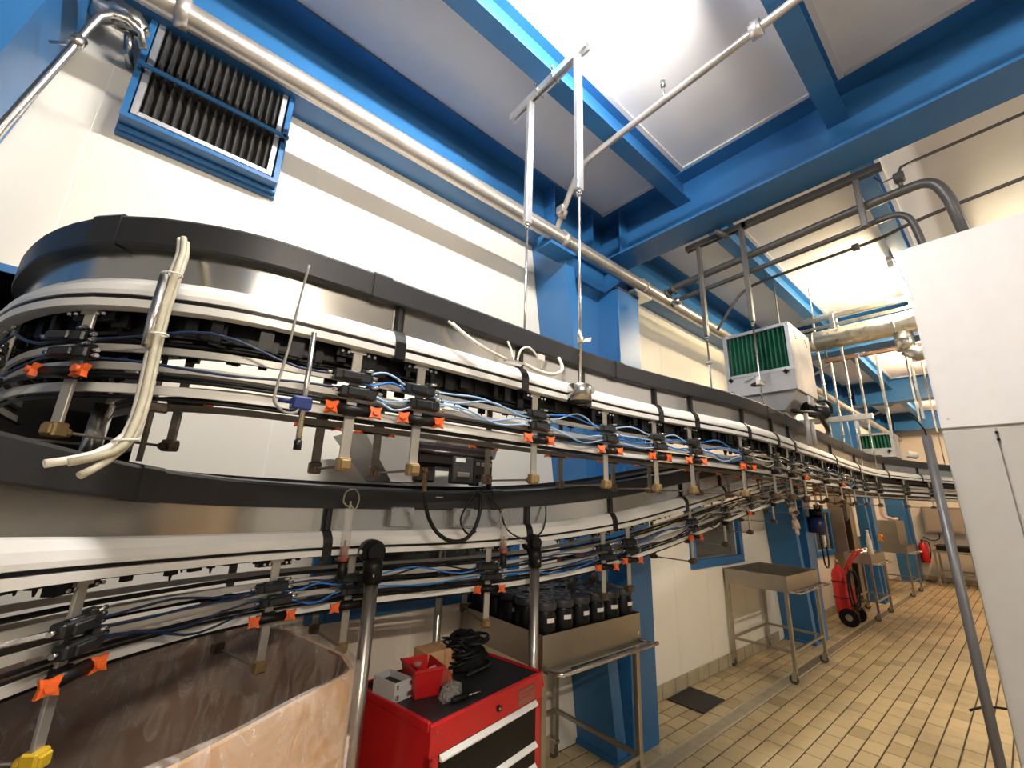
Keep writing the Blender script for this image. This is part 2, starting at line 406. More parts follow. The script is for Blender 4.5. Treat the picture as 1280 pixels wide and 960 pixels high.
for n, h in enumerate([OPEN] + WIN):          # recess behind each hole
    mb = MB(); x0, x1, z0, z1 = h; d = .9 if n == 0 else .6; t = .03
    mb.box(x0 - t, x0, WY + .08, WY + d, z0 - t, z1 + t).box(x1, x1 + t, WY + .08, WY + d, z0 - t, z1 + t).box(x0, x1, WY + .08, WY + d, z0 - t, z0).box(x0, x1, WY + .08, WY + d, z1, z1 + t).box(x0 - t, x1 + t, WY + d, WY + d + t, z0 - t, z1 + t)
    mb.build('recess', m_dark if n == 0 else mat('dim_room_behind', (.22, .18, .15), .7, var=.25, scale=2.5), wb)
mb = MB(); x0, x1, z0, z1 = OPEN
mb.box(x0 - .03, x0, WY - .02, WY + .09, z0 - .03, z1 + .03).box(x0, x1, WY - .012, WY + .09, z1, z1 + .03)
mb.build('opening_frame', m_blue2, wb)
for i, (x0, x1, z0, z1) in enumerate(WIN):
    wn = thing('window_%d' % (i + 1), ['blue framed wall window behind the low conveyor above the tool chest', 'blue framed wall window above the empty steel trolley', 'blue framed wall window beside the second column'][i], 'window', ((x0 + x1) / 2, WY, z0), kind='structure')
    hx, hz = (x1 - x0) / 2, z1 - z0
    for nm, b in (('frame_side', (-hx - .085, -hx, -.085, hz + .06)), ('frame_side', (hx, hx + .085, -.085, hz + .06)), ('frame_rail', (-hx, hx, -.085, 0)), ('frame_rail', (-hx, hx, hz, hz + .06))):
        MB().bbox(b[0], b[1], -.03, .02, b[2], b[3], .004).build(nm, m_blue2, wn)
    MB().box(-hx, hx, .03, .036, 0, hz).build('pane', m_glass, wn)

wf = thing('wall_far', 'cream end wall of the hall', 'wall', kind='structure')
for k in range(7): MB().box(XF, XF + .08, -4.5 + k * .98, -4.5 + (k + 1) * .98 - .006, 0, CZ).build('wall_panel', m_wall, wf)
# skirting
bb = thing('baseboard_back', 'tiled skirting along the cream wall', 'baseboard', kind='structure')
o = None
for a, b in ((-1.2, 2.40), (3.07, 6.40), (7.04, 10.35), (11.0, 14.3)):
    n = int((b - a) / .2)
    for i in range(n):
        x = a + (i + .5) * (b - a) / n
        if o is None: o = MB().bbox(-.098, .098, -.013, 0, 0, .118, .004).build('tile', m_skirt, bb, loc=(x, WY, 0))
        else: part(o, None, bb, (x, WY, 0))
bf = thing('baseboard_far', 'tiled skirting along the end wall', 'baseboard', kind='structure')
for i in range(16): part(o, None, bf, (XF, 2.2 - i * .2, 0), (0, 0, -PI / 2))

# ceiling
ce = thing('ceiling', 'white panelled ceiling between blue beams', 'ceiling', kind='structure')
SEC = [1.33, .33, -.67, -1.67]
ys = [2.3, 1.33, .33, -.67, -1.67, -4.5]
for a, b in zip([-3.0] + BAYS, BAYS + [XF + .1]):
    for c, d in zip(ys, ys[1:]): MB().box(a + .002, b - .002, d + .002, c - .002, CZ, CZ + .05).build('ceiling_panel', m_ceil, ce)
    e = MB()
    for c, d in zip(ys, ys[1:]):
        e.box(a + .09, b - .09, c - .085, c - .055, CZ - .012, CZ).box(a + .09, b - .09, d + .055, d + .085, CZ - .012, CZ)
        e.box(a + .06, a + .16, d + .09, c - .09, CZ - .012, CZ).box(b - .16, b - .06, d + .09, c - .09, CZ - .012, CZ)
    e.build('edge_strip', m_ctrim, ce)
def ibeam(mb, axis, c, a0, a1, z0, z1, w, tf, tw):
    """I section along axis x (c = y centre) or y (c = x centre)"""
    for lo, hi, h in ((-w / 2, w / 2, (z0, z0 + tf)), (-w / 2, w / 2, (z1 - tf, z1)), (-tw / 2, tw / 2, (z0 + tf, z1 - tf))):
        if axis == 'x': mb.box(a0, a1, c + lo, c + hi, *h)
        else: mb.box(c + lo, c + hi, a0, a1, *h)
    return mb
ORD = ['first', 'second', 'third', 'fourth', 'fifth']
for i, x in enumerate(BAYS):
    mb = ibeam(MB(), 'y', x, -4.5, 2.29, 3.64, CZ - .001, .27, .018, .014)
    for yy in (1.86,) + tuple(SEC): mb.box(x - .12, x + .12, yy - .006, yy + .006, 3.66, CZ - .02) if yy == 1.86 else None
    o = mb.build('ceiling_cross_beam', m_blue)
    tag(o, ['deep blue cross beam at upper left corner of the room', 'deep blue cross beam over the first full wall column', 'deep blue cross beam over the second wall column behind the near blower', 'deep blue cross beam over the third wall column', 'deep blue cross beam at the end wall'][i], 'beam', kind='structure')
for k, y in enumerate(SEC):
    for i, (a, b) in enumerate(zip([-3.0] + BAYS, BAYS + [XF])):
        o = ibeam(MB(), 'x', y, a + .008, b - .008, 3.895, CZ - .001, .11, .011, .008).build('ceiling_beam', m_blue)
        tag(o, 'slim blue ceiling beam, %s from the wall, in the %s ceiling bay' % (ORD[k], ['hidden', 'near', 'second', 'third', 'fourth', 'last'][i]), 'beam', kind='structure')
mb = MB(); mb.box(-3, XF, 2.02, 2.288, 3.635, 3.655).box(-3, XF, 2.02, 2.288, 4.08, CZ - .001).box(-3, XF, 2.148, 2.162, 3.655, 4.08)
for c in COLX:
    for dx in (-.98, -.5, -.14): mb.box(c + dx - .007, c + dx + .007, 2.03, 2.15, 3.655, 4.08)
tag(mb.build('ceiling_wall_beam', m_blue), 'deep blue beam running along the top of the cream wall', 'beam', kind='structure')

# wall columns: tapered web plate, inclined flange, cover post
def column(xr, label, mirror=False):
    t = thing('steel_column', label, 'column', (xr - .5, 2.1, 0), kind='structure'); off = (xr - .5, 2.1, 0)
    xl = lambda z: xr - .445 - .148 * z           # inclined left flange, outer face
    zt = 3.63
    y0, y1 = 1.95, 2.285
    def M(mb): 
        if mirror: mb.v = [(2 * (xr - .5) - x, y, z) for x, y, z in mb.v]; mb.f = [f[::-1] for f in mb.f]
        return mb
    fl_ = MB().add([(xl(0), y0, 0), (xl(zt), y0, zt), (xl(zt) + .10, y0, zt), (xl(0) + .10, y0, 0), (xl(0), y1, 0), (xl(zt), y1, zt), (xl(zt) + .10, y1, zt), (xl(0) + .10, y1, 0)],
                   [(0, 3, 2, 1), (4, 5, 6, 7), (0, 1, 5, 4), (3, 7, 6, 2), (1, 2, 6, 5), (0, 4, 7, 3)])
    M(fl_).build('flange', m_blue, t, off)
    wbp = MB().add([(xl(0) + .10, 2.15, 0), (xl(zt) + .10, 2.15, zt), (xr - .2, 2.15, zt), (xr - .2, 2.15, 0), (xl(0) + .10, 2.17, 0), (xl(zt) + .10, 2.17, zt), (xr - .2, 2.17, zt), (xr - .2, 2.17, 0)],
                   [(0, 3, 2, 1), (4, 5, 6, 7), (0, 1, 5, 4), (3, 7, 6, 2), (1, 2, 6, 5), (0, 4, 7, 3)])
    M(wbp).build('web', m_blue, t, off)
    M(MB().bbox(xr - .185, xr - .115, 1.95, 2.285, 0, 3.63, .003)).build('flange', m_blue, t, off)
    M(MB().bbox(xr - .30, xr, 1.93, 1.945, .03, 3.37, .003).box(xr - .30, xr - .29, 1.945, 2.16, .03, 3.37).box(xr - .012, xr, 1.945, 2.285, .03, 3.37)).build('cover_post', m_blue, t, off)
    M(MB().box(xr - .31, xr + .006, 1.925, 1.95, 3.365, 3.378)).build('post_cap', mat('brown_cap_trim', (.09, .05, .03), .5), t, off)
    M(MB().box(xr - .19, xr + .02, 1.93, 2.2, 3.45, 3.58)).build('beam_seat', m_blue, t, off)
    b = MB()
    for k in range(4): b.tube([(xr - .17 + .05 * k, 1.918, 3.53), (xr - .17 + .05 * k, 1.932, 3.53)], .012, 6)
    M(b).build('bolts', m_blue, t, off)
    M(MB().box(xl(0) - .02, xr + .004, 1.935, 2.285, 0, .03)).build('base_plate', m_blue, t, off)
for i, c in enumerate(COLX):
    column(c, ['blue wall column at the upper left edge, behind the chrome conduit', 'blue wall column behind the bottle trolley', 'blue wall column beside the empty trolley, with work gloves hung on it', 'blue wall column beside the steel dispenser cabinet', 'blue wall column next to the small extinguisher'][i], mirror=(i == 0))

# ================================================================== CONVEYORS
CW = .34                                        # duct width
def frames(pts):
    out = []; n = len(pts)
    for i, p in enumerate(pts):
        t = pts[min(i + 1, n - 1)] - pts[max(i - 1, 0)]; t.z = 0; t.normalize()
        out.append((p, Vector((t.y, -t.x, 0))))
    return out
def clip(fr, a, b):                             # frames between two fractions of arc length
    return fr[a:b + 1]
def at_x(fr, x, i0=0):
    for i in range(i0, len(fr) - 1):
        p, q = fr[i][0], fr[i + 1][0]
        if (p.x - x) * (q.x - x) <= 0 and p.x != q.x:
            t = (x - p.x) / (q.x - p.x); return i, p.lerp(q, t), fr[i][1].lerp(fr[i + 1][1], t).normalized()
    return None
def pt(fr, s):                                  # float index -> point, normal
    i = max(0, min(int(s), len(fr) - 2)); t = s - i
    return fr[i][0].lerp(fr[i + 1][0], t), fr[i][1].lerp(fr[i + 1][1], t).normalized()
PROF_RAIL = [(-.036, .084), (-.022, .080), (-.006, .060), (0, .042), (0, .031), (-.008, .030), (-.008, .021), (0, .020), (0, .001), (-.004, 0), (-.030, 0), (-.036, .012)]
PROF_CHAN = [(-.036, .166), (-.010, .164), (-.008, .170), (-.008, .236), (-.014, .244), (-.052, .250), (-.056, .236), (-.02, .228), (-.02, .176), (-.036, .174)]
def mir(prof): return [(-CW - o, z) for o, z in prof][::-1]

# one hanging bracket, its parts built once and copied to every station
def star(mb, c, r, d, axis, th=0):
    ring = [(r * (1 if k % 2 == 0 else .52) * math.cos(k * PI / 4 + th), r * (1 if k % 2 == 0 else .52) * math.sin(k * PI / 4 + th)) for k in range(8)]
    mb.prism(ring, -d / 2, d / 2, T(*c) @ rot_to(axis)); mb.tube([Vector(c), Vector(c) + Vector(axis).normalized() * d * 1.1], r * .4, 8); return mb
STN = {}
def mesh_of(mb, name, m):
    o = mb.build(name, m); me = o.data; bpy.data.objects.remove(o); return me
def station_meshes(tone):
    if tone in STN: return STN[tone]
    d = {}
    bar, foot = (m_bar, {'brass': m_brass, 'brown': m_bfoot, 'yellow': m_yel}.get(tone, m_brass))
    rear = tone == 'rear'
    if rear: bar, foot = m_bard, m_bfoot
    d['hanger'] = mesh_of(MB().bbox(-.0135, .0135, -.004, .004, -.318, .004, .0015).box(-.022, .022, -.006, .002, -.012, .004), 'hanger', bar)
    d['foot'] = mesh_of(MB().bbox(-.0175, .0175, -.015, .015, -.336, -.300, .004).bbox(-.012, .015, -.021, -.012, -.331, -.306, .003).tube([(0, .016, -.322), (0, .028, -.322)], .011, 8), 'foot', foot)
    d['clamp_tube'] = mesh_of(MB().tube([(-.044, -.02, -.176), (.044, -.02, -.176)], .0145, 12).tube([(-.05, -.02, -.176), (-.043, -.02, -.176)], .011, 10).tube([(.043, -.02, -.176), (.05, -.02, -.176)], .011, 10).bbox(-.018, .018, -.016, .008, -.19, -.16, .003), 'clamp_tube', m_black)
    kn = MB(); star(kn, (0, 0, 0), .0235, .013, (-.35, -.9, .12), .4)
    d['star_knob'] = mesh_of(kn, 'star_knob', m_orange)
    ac = MB().bbox(-.05, .05, -.033, -.004, -.015, .013, .004).bbox(-.032, .02, -.040, -.030, -.012, .010, .003).tube([(-.03, -.02, .010), (.04, -.02, .010)], .008, 8).bbox(.02, .048, -.028, -.006, .010, .024, .003)
    d['actuator'] = mesh_of(ac, 'actuator', m_actu)
    ft = MB()
    for x, z, dx in ((.05, .006, 1), (.05, -.008, 1), (-.05, 0, -1)): ft.tube([(x, -.02, z), (x + dx * .018, -.022, z)], .0055, 6)
    ft.tube([(.03, -.03, .018), (.052, -.032, .022)], .005, 6)
    d['fitting'] = mesh_of(ft, 'fitting', m_fit)
    d['foot_rod'] = mesh_of(MB().tube([(0, .02, -.322), (0, .27, -.322)], .0042, 6), 'foot_rod', m_bard if True else m_bar)
    pl = MB().box(-.055, .055, .006, .03, -.024, -.002)
    d['mount_plate'] = mesh_of(pl, 'mount_plate', m_black)
    bo = MB()
    for x in (-.045, -.028, .028, .045): bo.tube([(x, -.004, -.014), (x, -.012, -.014)], .0042, 6)
    d['bolts'] = mesh_of(bo, 'bolts', m_fit)
    STN[tone] = d; return d
def station(conv, off, P, Nn, tone, far=False, lean=0.0, kz=1.0):
    rz = math.atan2(Nn.x, -Nn.y)
    d = station_meshes(tone)
    h = link('hanger', d['hanger'], conv, P + Nn * -.03 - off, (0, 0, rz))
    link('foot', d['foot'], h); link('clamp_tube', d['clamp_tube'], h)
    for e in (-1, 1) if P.x < 2.7 else ((-1,) if random.random() < .3 else ()): link('star_knob', d['star_knob'], h, (e * .058, -.03, -.176), (0, 0, random.uniform(-.5, .3)))
    if tone != 'plain':
        for z, x in ((-.083, -.012), (-.126, .008)): link('actuator', d['actuator'], h, (x, 0, z)); link('fitting', d['fitting'], h, (x, 0, z))['kind'] = 'stuff'
    link('foot_rod', d['foot_rod'], h); link('mount_plate', d['mount_plate'], h); link('bolts', d['bolts'], h)['kind'] = 'stuff'
    r = station_meshes('rear')
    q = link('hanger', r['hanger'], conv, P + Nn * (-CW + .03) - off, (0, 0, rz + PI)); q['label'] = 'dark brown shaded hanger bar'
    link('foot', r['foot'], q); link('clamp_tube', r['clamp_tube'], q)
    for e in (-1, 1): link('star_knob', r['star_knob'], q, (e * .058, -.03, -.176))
    if lean: h.scale.z = q.scale.z = lean
    return h

def conveyor(name, label, pts, xs_st, xs_strap, tones, gap_rail=(), gd=1.0):
    base = Vector((1.5, 1.1 if name != 'x' else 0, 1.3))
    c = thing(name, label, 'conveyor', base); off = base
    P = catmull(pts, .055); fr = frames(P); n = len(fr) - 1
    B = lambda mb, nm, m: mb.build(nm, m, c, off)
    B(MB().sweep(fr, PROF_RAIL, smooth=True), 'neck_rail', m_white); B(MB().sweep(fr, mir(PROF_RAIL), smooth=True), 'neck_rail', m_white)
    B(MB().sweep(fr, [(-.006, .0218), (-.003, .0218), (-.003, .0292), (-.006, .0292)]), 'groove_seal', m_black)
    B(MB().sweep(fr, [(-.046, .012), (-.046, .215), (-CW + .046, .215), (-CW + .046, .012)]), 'duct', m_chan)
    B(MB().sweep(fr, mir([(-.046, .08), (-.036, .08), (-.036, .17), (-.046, .17)])), 'side_panel', m_plate)
    B(MB().sweep(fr, mir(PROF_CHAN), smooth=True), 'rear_channel', m_chan)
    B(MB().sweep(fr, [(-CW + .030, .236), (-CW + .030, .268), (-CW + .024, .268), (-CW + .024, .236)]), 'rear_lip', m_black)
    # front side panels and top channel pieces between joints
    js = [0] + [at_x(fr, x)[0] for x in xs_strap] + [n]; js = sorted(set(js))
    for a, b in zip(js, js[1:]):
        if b - a >= 1: B(MB().sweep(fr[a:b + 1], [(-.046, .078), (-.036, .078), (-.036, .172), (-.046, .172)], smooth=True), 'side_panel', m_plate)
    cj = sorted(set([0] + [at_x(fr, x)[0] for x in gap_rail] + [n]))
    for k, (a, b) in enumerate(zip(cj, cj[1:])):
        B(MB().sweep(fr[a:b + 1], PROF_CHAN, smooth=True), 'channel_cover', m_chan)
        if k: B(MB().sweep(fr[a:a + 2], [(o + (.003 if o > -.03 else 0), z + (.003 if z > .2 else -.003)) for o, z in PROF_CHAN]), 'channel_joint', m_chan)
    # straps over panel and rail
    for x in xs_strap:
        i, p, nn = at_x(fr, x); t = Vector((-nn.y, nn.x, 0))
        f2 = [(p - t * .016, nn), (p + t * .016, nn)]
        B(MB().sweep(f2, [(-.036, .17), (-.030, .17), (-.030, .086), (-.018, .084), (-.001, .063), (.005, .044), (.005, -.008), (-.03, -.008), (-.03, -.003), (0, -.003), (0, .042), (-.006, .058), (-.022, .079), (-.036, .083)]), 'strap', m_strap)
        B(MB().sweep([(p - t * .006, nn), (p + t * .006, nn)], [(-.030, .168), (-.024, .168), (-.024, .088), (-.030, .088)]), 'strap_rib', m_chan)
    # under the duct: dark neck guides with uneven little stops
    sg = MB()
    for o in (-.075, -.115, -.225, -.265): sg.sweep(fr, [(o - .01, -.038 * gd), (o + .01, -.038 * gd), (o + .01, .014), (o - .01, .014)])
    rr = random.Random(3)
    for s in range(0, n - 1):
        if fr[s][0].x > 5.5: break
        for o in (-.05, -.115, -.24):
            p, nn = pt(fr, s + rr.random()); rz = math.atan2(nn.x, -nn.y); q = p + nn * (o + rr.uniform(-.02, .02))
            l, hh = rr.uniform(.006, .022), rr.uniform(.034, .062) * gd
            sg.box(-l, l, -.006, .006, -hh, .0, T(*q) @ RZ(rz))
            if rr.random() < .35: sg.tube([q, q + Vector((0, 0, -hh - .014))], [.007, .002], 5)
    sgo = B(sg, 'neck_guides', m_black); sgo['kind'] = 'stuff'
    # guide rails, front and rear
    for o, z, hz, m, nm in ((-.052, -.083, .0085, m_rail, 'guide_rail'), (-.052, -.126, .0085, m_rail, 'guide_rail'), (-.052, -.178, .0105, m_wrail, 'guide_rail'),
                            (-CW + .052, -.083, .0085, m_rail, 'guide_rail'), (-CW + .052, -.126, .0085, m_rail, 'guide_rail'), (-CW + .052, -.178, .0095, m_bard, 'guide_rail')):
        s = 1 if o > -.17 else -1
        B(MB().sweep(fr, [(o - .004 * s, z - hz), (o - .004 * s, z + hz), (o + .004 * s, z + hz), (o + .004 * s, z - hz)][::s], smooth=True), nm, m)
    for o, z, r in ((-.045, -.148, .0055), (-.035, -.157, .004), (-.072, -.06, .006), (-CW + .05, -.15, .006), (-.062, -.196, .005)):
        B(MB().tube([f[0] + f[1] * o + Vector((0, 0, z)) for f in fr], r, 5), 'air_line', m_black)
    st = []
    for x, tone in zip(xs_st, tones):
        i, p, nn = at_x(fr, x); station(c, off, p, nn, tone, lean=.88 if (x < 0 and p.z > 1.9) else 0); st.append(i + (x - fr[i][0].x) / ((fr[i + 1][0].x - fr[i][0].x) or 1))
    return c, off, fr, st

ZU = 1.99
UP = [(-.44, 2.27), (-.43, 1.9), (-.36, 1.62), (-.27, 1.42), (-.17, 1.29), (-.04, 1.2), (.12, 1.14), (.35, 1.12), (.7, 1.115), (1.1, 1.12), (1.5, 1.115), (1.85, 1.08), (2.2, 1.02), (2.5, .975), (2.9, .955), (3.5, .97), (4.4, 1.0), (5.2, 1.03), (6.0, 1.05), (6.5, 1.02), (7.0, .92), (7.6, .76), (8.1, .6), (8.8, .3), (9.6, -.1)]
UX = [-.36, -.19, .39, .59, 1.08, 1.5, 1.84, 2.1, 2.56, 2.98, 3.3, 3.62, 4.2, 4.75, 5.3, 5.85, 6.4, 7.1, 7.7, 8.4]
cu, offu, fru, stu = conveyor('air_conveyor', 'upper overhead bottle conveyor hung on rods, curving away to the wall', [(x, y, ZU) for x, y in UP], UX,
    [.5, 1.0, 1.36, 1.86, 2.13, 2.62, 3.05, 3.4, 4.6, 5.6, 6.7, 7.5], ['brass'] * 9 + ['brown'] * (len(UX) - 9), [-.18, .42, 1.62, 3.0, 3.35, 5.0])
LO = [(-.40, .25, 1.46), (-.33, .6, 1.455), (-.25, .86, 1.445), (-.137, 1.1, 1.425), (0, 1.34, 1.402), (.13, 1.475, 1.39), (.28, 1.585, 1.382), (.5, 1.655, 1.378), (.8, 1.675, 1.376), (1.1, 1.645, 1.378), (1.49, 1.55, 1.402), (1.97, 1.44, 1.46), (2.4, 1.39, 1.53), (2.9, 1.375, 1.612), (3.5, 1.40, 1.70), (4.2, 1.43, 1.79), (5.0, 1.46, 1.88), (6.0, 1.5, 1.95), (7.0, 1.42, 1.97), (8.0, 1.2, 1.97), (9.4, .6, 1.97)]
LX = [-.03, .40, .665, 1.26, 1.9, 2.08, 2.7, 3.2, 3.7, 4.3, 5.0, 5.8, 6.7]
cl, offl, frl, stl = conveyor('air_conveyor', 'lower bottle conveyor sweeping past the cardboard bin and rising toward the far end', LO, LX,
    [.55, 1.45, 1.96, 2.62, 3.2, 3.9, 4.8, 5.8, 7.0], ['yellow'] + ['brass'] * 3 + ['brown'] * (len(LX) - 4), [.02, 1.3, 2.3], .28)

# air hoses wandering between the actuators
def hoses(c, off, fr, st, mats, seed, lim):
    rr = random.Random(seed)
    for a, b in zip(st, st[1:]):
        if fr[int(a)][0].x > lim: break
        L = (pt(fr, b)[0] - pt(fr, a)[0]).length
        left = fr[int(a)][0].x < .2 and fr[0][0].z > 1.9
        for lev in ((-.078, -.120) if left else (-.078, -.089, -.120, -.131)):
            amp = rr.uniform(.004, .02) * (1 if L < .35 else 1.5); sag = rr.uniform(-.02, .012); P = []
            for k in range(13):
                t = k / 12; s = a + (b - a) * (.0 + t); p, nn = pt(fr, s)
                e = math.sin(PI * t)
                z = lev + e * sag + e * amp * math.sin(t * 2 * PI + lev * 90)
                P.append(p + nn * (-.012 + e * rr.uniform(.0, .006) + .008 * e) + Vector((0, 0, z)))
            mm = m_hnavy if left else [m_black, m_hwhite, m_black, m_rail, m_hblue][rr.randrange(5)] if fr[int(a)][0].x > 2.4 else mats[rr.randrange(len(mats))]
            MB().tube(P, .0034, 5).build('air_hose', mm, c, off)
hoses(cu, offu, fru, stu, [m_hblue, m_hblue, m_hpale, m_hpale], 5, 5)
hoses(cl, offl, frl, stl, [m_hnavy, m_hnavy, m_hblue, m_black], 9, 4.5)

# small parts that belong to the upper conveyor
mb = MB(); mb.tube([(.253, 1.083, 1.985), (.258, 1.083, 1.70)], .0065, 8); r = mb.build('drop_rod', m_ss, cu, offu)
MB().tube([(.258, 1.083, 1.715), (.258, 1.083, 1.693)], .009, 8).build('rod_cap', m_black, r, offu)
MB().bbox(.228, .272, 1.066, 1.10, 1.785, 1.818, .005).tube([(.2, 1.08, 1.803), (.23, 1.08, 1.803)], .006, 6).build('sensor_block', mat('blue_sensor', (.012, .03, .16), .35), r, offu)
mb = MB(); mb.tube([(-.02, 1.46, 1.985), (-.02, 1.46, 1.66)], .0065, 8); r = mb.build('drop_rod', m_bard, cu, offu)
MB().bbox(-.045, .012, 1.45, 1.475, 1.79, 1.815, .003).build('rod_clamp', m_bfoot, r, offu)
MB().tube(catmull([(.213, 1.073, 2.155), (.206, 1.077, 2.05), (.20, 1.07, 1.93), (.188, 1.06, 1.82), (.19, 1.058, 1.79), (.215, 1.06, 1.772), (.24, 1.068, 1.778), (.245, 1.075, 1.795)], .02), .0032, 6).build('grey_cable', mat('slate_cable', (.24, .225, .21), .4), cu, offu)
for P, r, m in (([(.66, 1.125, 2.155), (.70, 1.10, 2.12), (.78, 1.09, 2.085), (.88, 1.085, 2.068)], .005, m_hwhite), ([(.675, 1.125, 2.155), (.72, 1.10, 2.115), (.80, 1.088, 2.083), (.89, 1.083, 2.066)], .005, m_hwhite),
                ([(.915, 1.125, 2.155), (.92, 1.11, 2.12), (.92, 1.10, 2.085)], .004, m_hwhite),
                ([(.935, 1.09, 2.08), (.945, 1.085, 2.12), (.985, 1.085, 2.14), (1.03, 1.087, 2.115), (1.05, 1.09, 2.075)], .004, m_hwhite),
                ([(.965, 1.085, 2.07), (1.03, 1.075, 2.055), (1.11, 1.075, 2.062), (1.17, 1.09, 2.10), (1.18, 1.12, 2.155)], .007, m_hwhite)):
    MB().tube(catmull(P, .02), r, 6).build('white_hose', m, cu, offu)
MB().box(.88, .96, 1.075, 1.10, 2.062, 2.07).tube([(.915, 1.09, 2.065), (.915, 1.09, 2.085)], .006, 6).tube([(.935, 1.09, 2.065), (.935, 1.09, 2.085)], .006, 6).build('hose_manifold', m_ss, cu, offu)
MB().bbox(1.025, 1.06, 1.075, 1.09, 2.10, 2.125, .003).build('cable_tag', m_hwhite, cu, offu)
# bunch of old hoses tied to the curve of the upper conveyor
hb = thing('hose_bundle', 'bundle of dangling greyish white hoses tied over the conveyor curve', 'hose', (-.03, 1.09, 1.63))
for k, (dx, dy, tail) in enumerate(((0, 0, [(-.075, 1.02, 1.648), (-.125, .995, 1.628)]), (.012, .008, [(-.055, 1.025, 1.64), (-.082, 1.0, 1.612)]), (.006, -.012, [(-.05, 1.02, 1.655), (-.10, 1.0, 1.632)]))):
    P = [(-.046 + dx, 1.185 + dy, 2.165), (-.040 + dx, 1.165 + dy, 2.12), (-.042 + dx, 1.135 + dy, 2.06), (-.045 + dx, 1.12 + dy, 1.95), (-.042 + dx, 1.10 + dy, 1.85), (-.038 + dx, 1.075 + dy, 1.76), (-.042 + dx, 1.05 + dy, 1.69)] + tail
    MB().tube(catmull(P, .03), .0068, 8).build('hose', [m_hwhite, m_hgrey, m_hgrey][k], hb, (-.03, 1.09, 1.63))
MB().tube([(-.052, 1.118, 2.04), (-.052, 1.098, 1.93), (-.049, 1.085, 1.87)], .0085, 8).build('metal_sleeve', m_ss, hb, (-.03, 1.09, 1.63))
for z, y, x in ((2.045, 1.118, -.041), (1.90, 1.098, -.038), (1.678, 1.042, -.040)):
    MB().tube([(x + .018 * math.cos(a), y + .017 * math.sin(a), z + .003 * math.cos(a)) for a in [k * PI / 6 for k in range(12)]], .0022, 5, closed=True).build('zip_tie', m_hwhite, hb, (-.03, 1.09, 1.63))

MB().tube([(-.128, 1.62, 1.645), (-.124, 1.62, 1.815)], .0225, 14).build('stub_tube', m_ss, cl, offl)
# ================================================================== HANGING FRAMES, POLES
def hang_frame(x, yr, yf, ztop, label, zt_r, zt_f, zb_r, zb_f, m, slack=.17, zs=.021, big=True, mt=None):
    t = thing('hanging_frame', label, 'hanger frame', (x, (yr + yf) / 2, ztop)); off = (x, (yr + yf) / 2, ztop)
    a, b = yf - slack * .4, yr + slack
    # channel strut: open C section with lips
    mb = MB().box(x - .0205, x + .0205, a, b, ztop - .004, ztop).box(x - .0205, x - .0175, a, b, ztop - .045, ztop - .004).box(x + .0175, x + .0205, a, b, ztop - .045, ztop - .004).box(x - .0175, x - .009, a, b, ztop - .045, ztop - .042).box(x + .009, x + .0175, a, b, ztop - .045, ztop - .042)
    mb.build('strut', m, t, off)
    for y, zt, zb in ((yr, zt_r, zb_r), (yf, zt_f, zb_f)):
        s = MB().bbox(x - zs, x + zs, y - zs * .67, y + zs * .67, zt, ztop - .03, .003).build('square_tube', mt or m, t, off)
        MB().tube([(x, y, zt), (x, y, zt - .02)], .013, 6).tube([(x, y, zt - .02), (x, y, zt - .035)], .010, 6).build('lock_nut', m_fit, s, off)
        r = MB().tube([(x, y, zt - .02), (x, y, zb)], .0065, 8).build('threaded_rod', m_ss if big else m, t, off)
    return t, off
t, off = hang_frame(1.30, 1.47, 1.108, 3.893, 'zinc hanging frame with two rods above the near conveyor straight', 3.03, 3.02, 2.20, 2.07, m_zinc)
for y in (1.272, 1.392):                         # U bolts that clamp the strut to the beam flange
    MB().tube([(1.272, y, 3.915), (1.272, y, 3.845), (1.328, y, 3.845), (1.328, y, 3.915)], .0035, 6).tube([(1.272, y - .012, 3.91), (1.272, y + .012, 3.91)], .01, 6).build('u_bolt', m_fit, t, off)
b = MB().lathe([(.050, -.035), (.05, .03), (.046, .034), (.012, .036)], 16, (1.275, 1.095, 2.02)).build('hanger_bracket', m_ss, t, off)
MB().tube([(1.31, 1.075, 2.04), (1.31, 1.055, 2.035)], .016, 10).build('bracket_bolt', m_fit, b, off)
w_ = MB().tube([(1.30, 1.108, 2.275), (1.30, 1.108, 2.25)], .013, 8).build('wing_collar', m_hwhite, t, off)
MB().prism([(0, 0), (.045, .012), (.052, .035), (.012, .018)], -.003, .003, T(1.31, 1.10, 2.255) @ RX(PI / 2)).prism([(0, 0), (-.02, .03), (-.012, .05), (.006, .03)], -.003, .003, T(1.295, 1.10, 2.255) @ RX(PI / 2)).build('collar_wing', m_hwhite, w_, off)
t, off = hang_frame(3.02, 1.335, 1.01, 3.637, 'dark strut hanging frame under the deep blue cross beam before the near blower', 2.83, 2.85, 2.25, 2.05, m_dpipe, .10)
MB().box(2.9995, 3.0405, .2, 1.0, 3.592, 3.637).build('strut', m_dpipe, t, off)
MB().bbox(3.005, 3.035, .315, .345, 3.26, 3.6, .003).build('square_tube', m_dpipe, t, off)
MB().tube([(2.93, 1.16, 3.62), (3.0, 1.1, 3.56)], .02, 8).build('beam_clamp', m_dpipe, t, off)
for y, z in ((1.335, 2.62), (1.01, 2.40)):
    MB().tube([(3.02 + .02 * math.cos(a), y + .02 * math.sin(a), z) for a in [k * PI / 4 for k in range(8)]], .007, 6, closed=True).build('rod_collar', m_hwhite, t, off)
MB().prism([(-.055, -.02), (.05, -.016), (.055, .004), (-.03, .008), (-.05, .03)], -.01, .01, T(3.0, 1.0, 2.40) @ RX(PI / 2)).build('collar_wing', m_hwhite, t, off)
hang_frame(5.9, 1.30, 1.07, 3.893, 'steel hanging frame just behind the round galvanised duct', 2.75, 2.85, 2.22, 2.05, m_galv, .06, zs=.017)
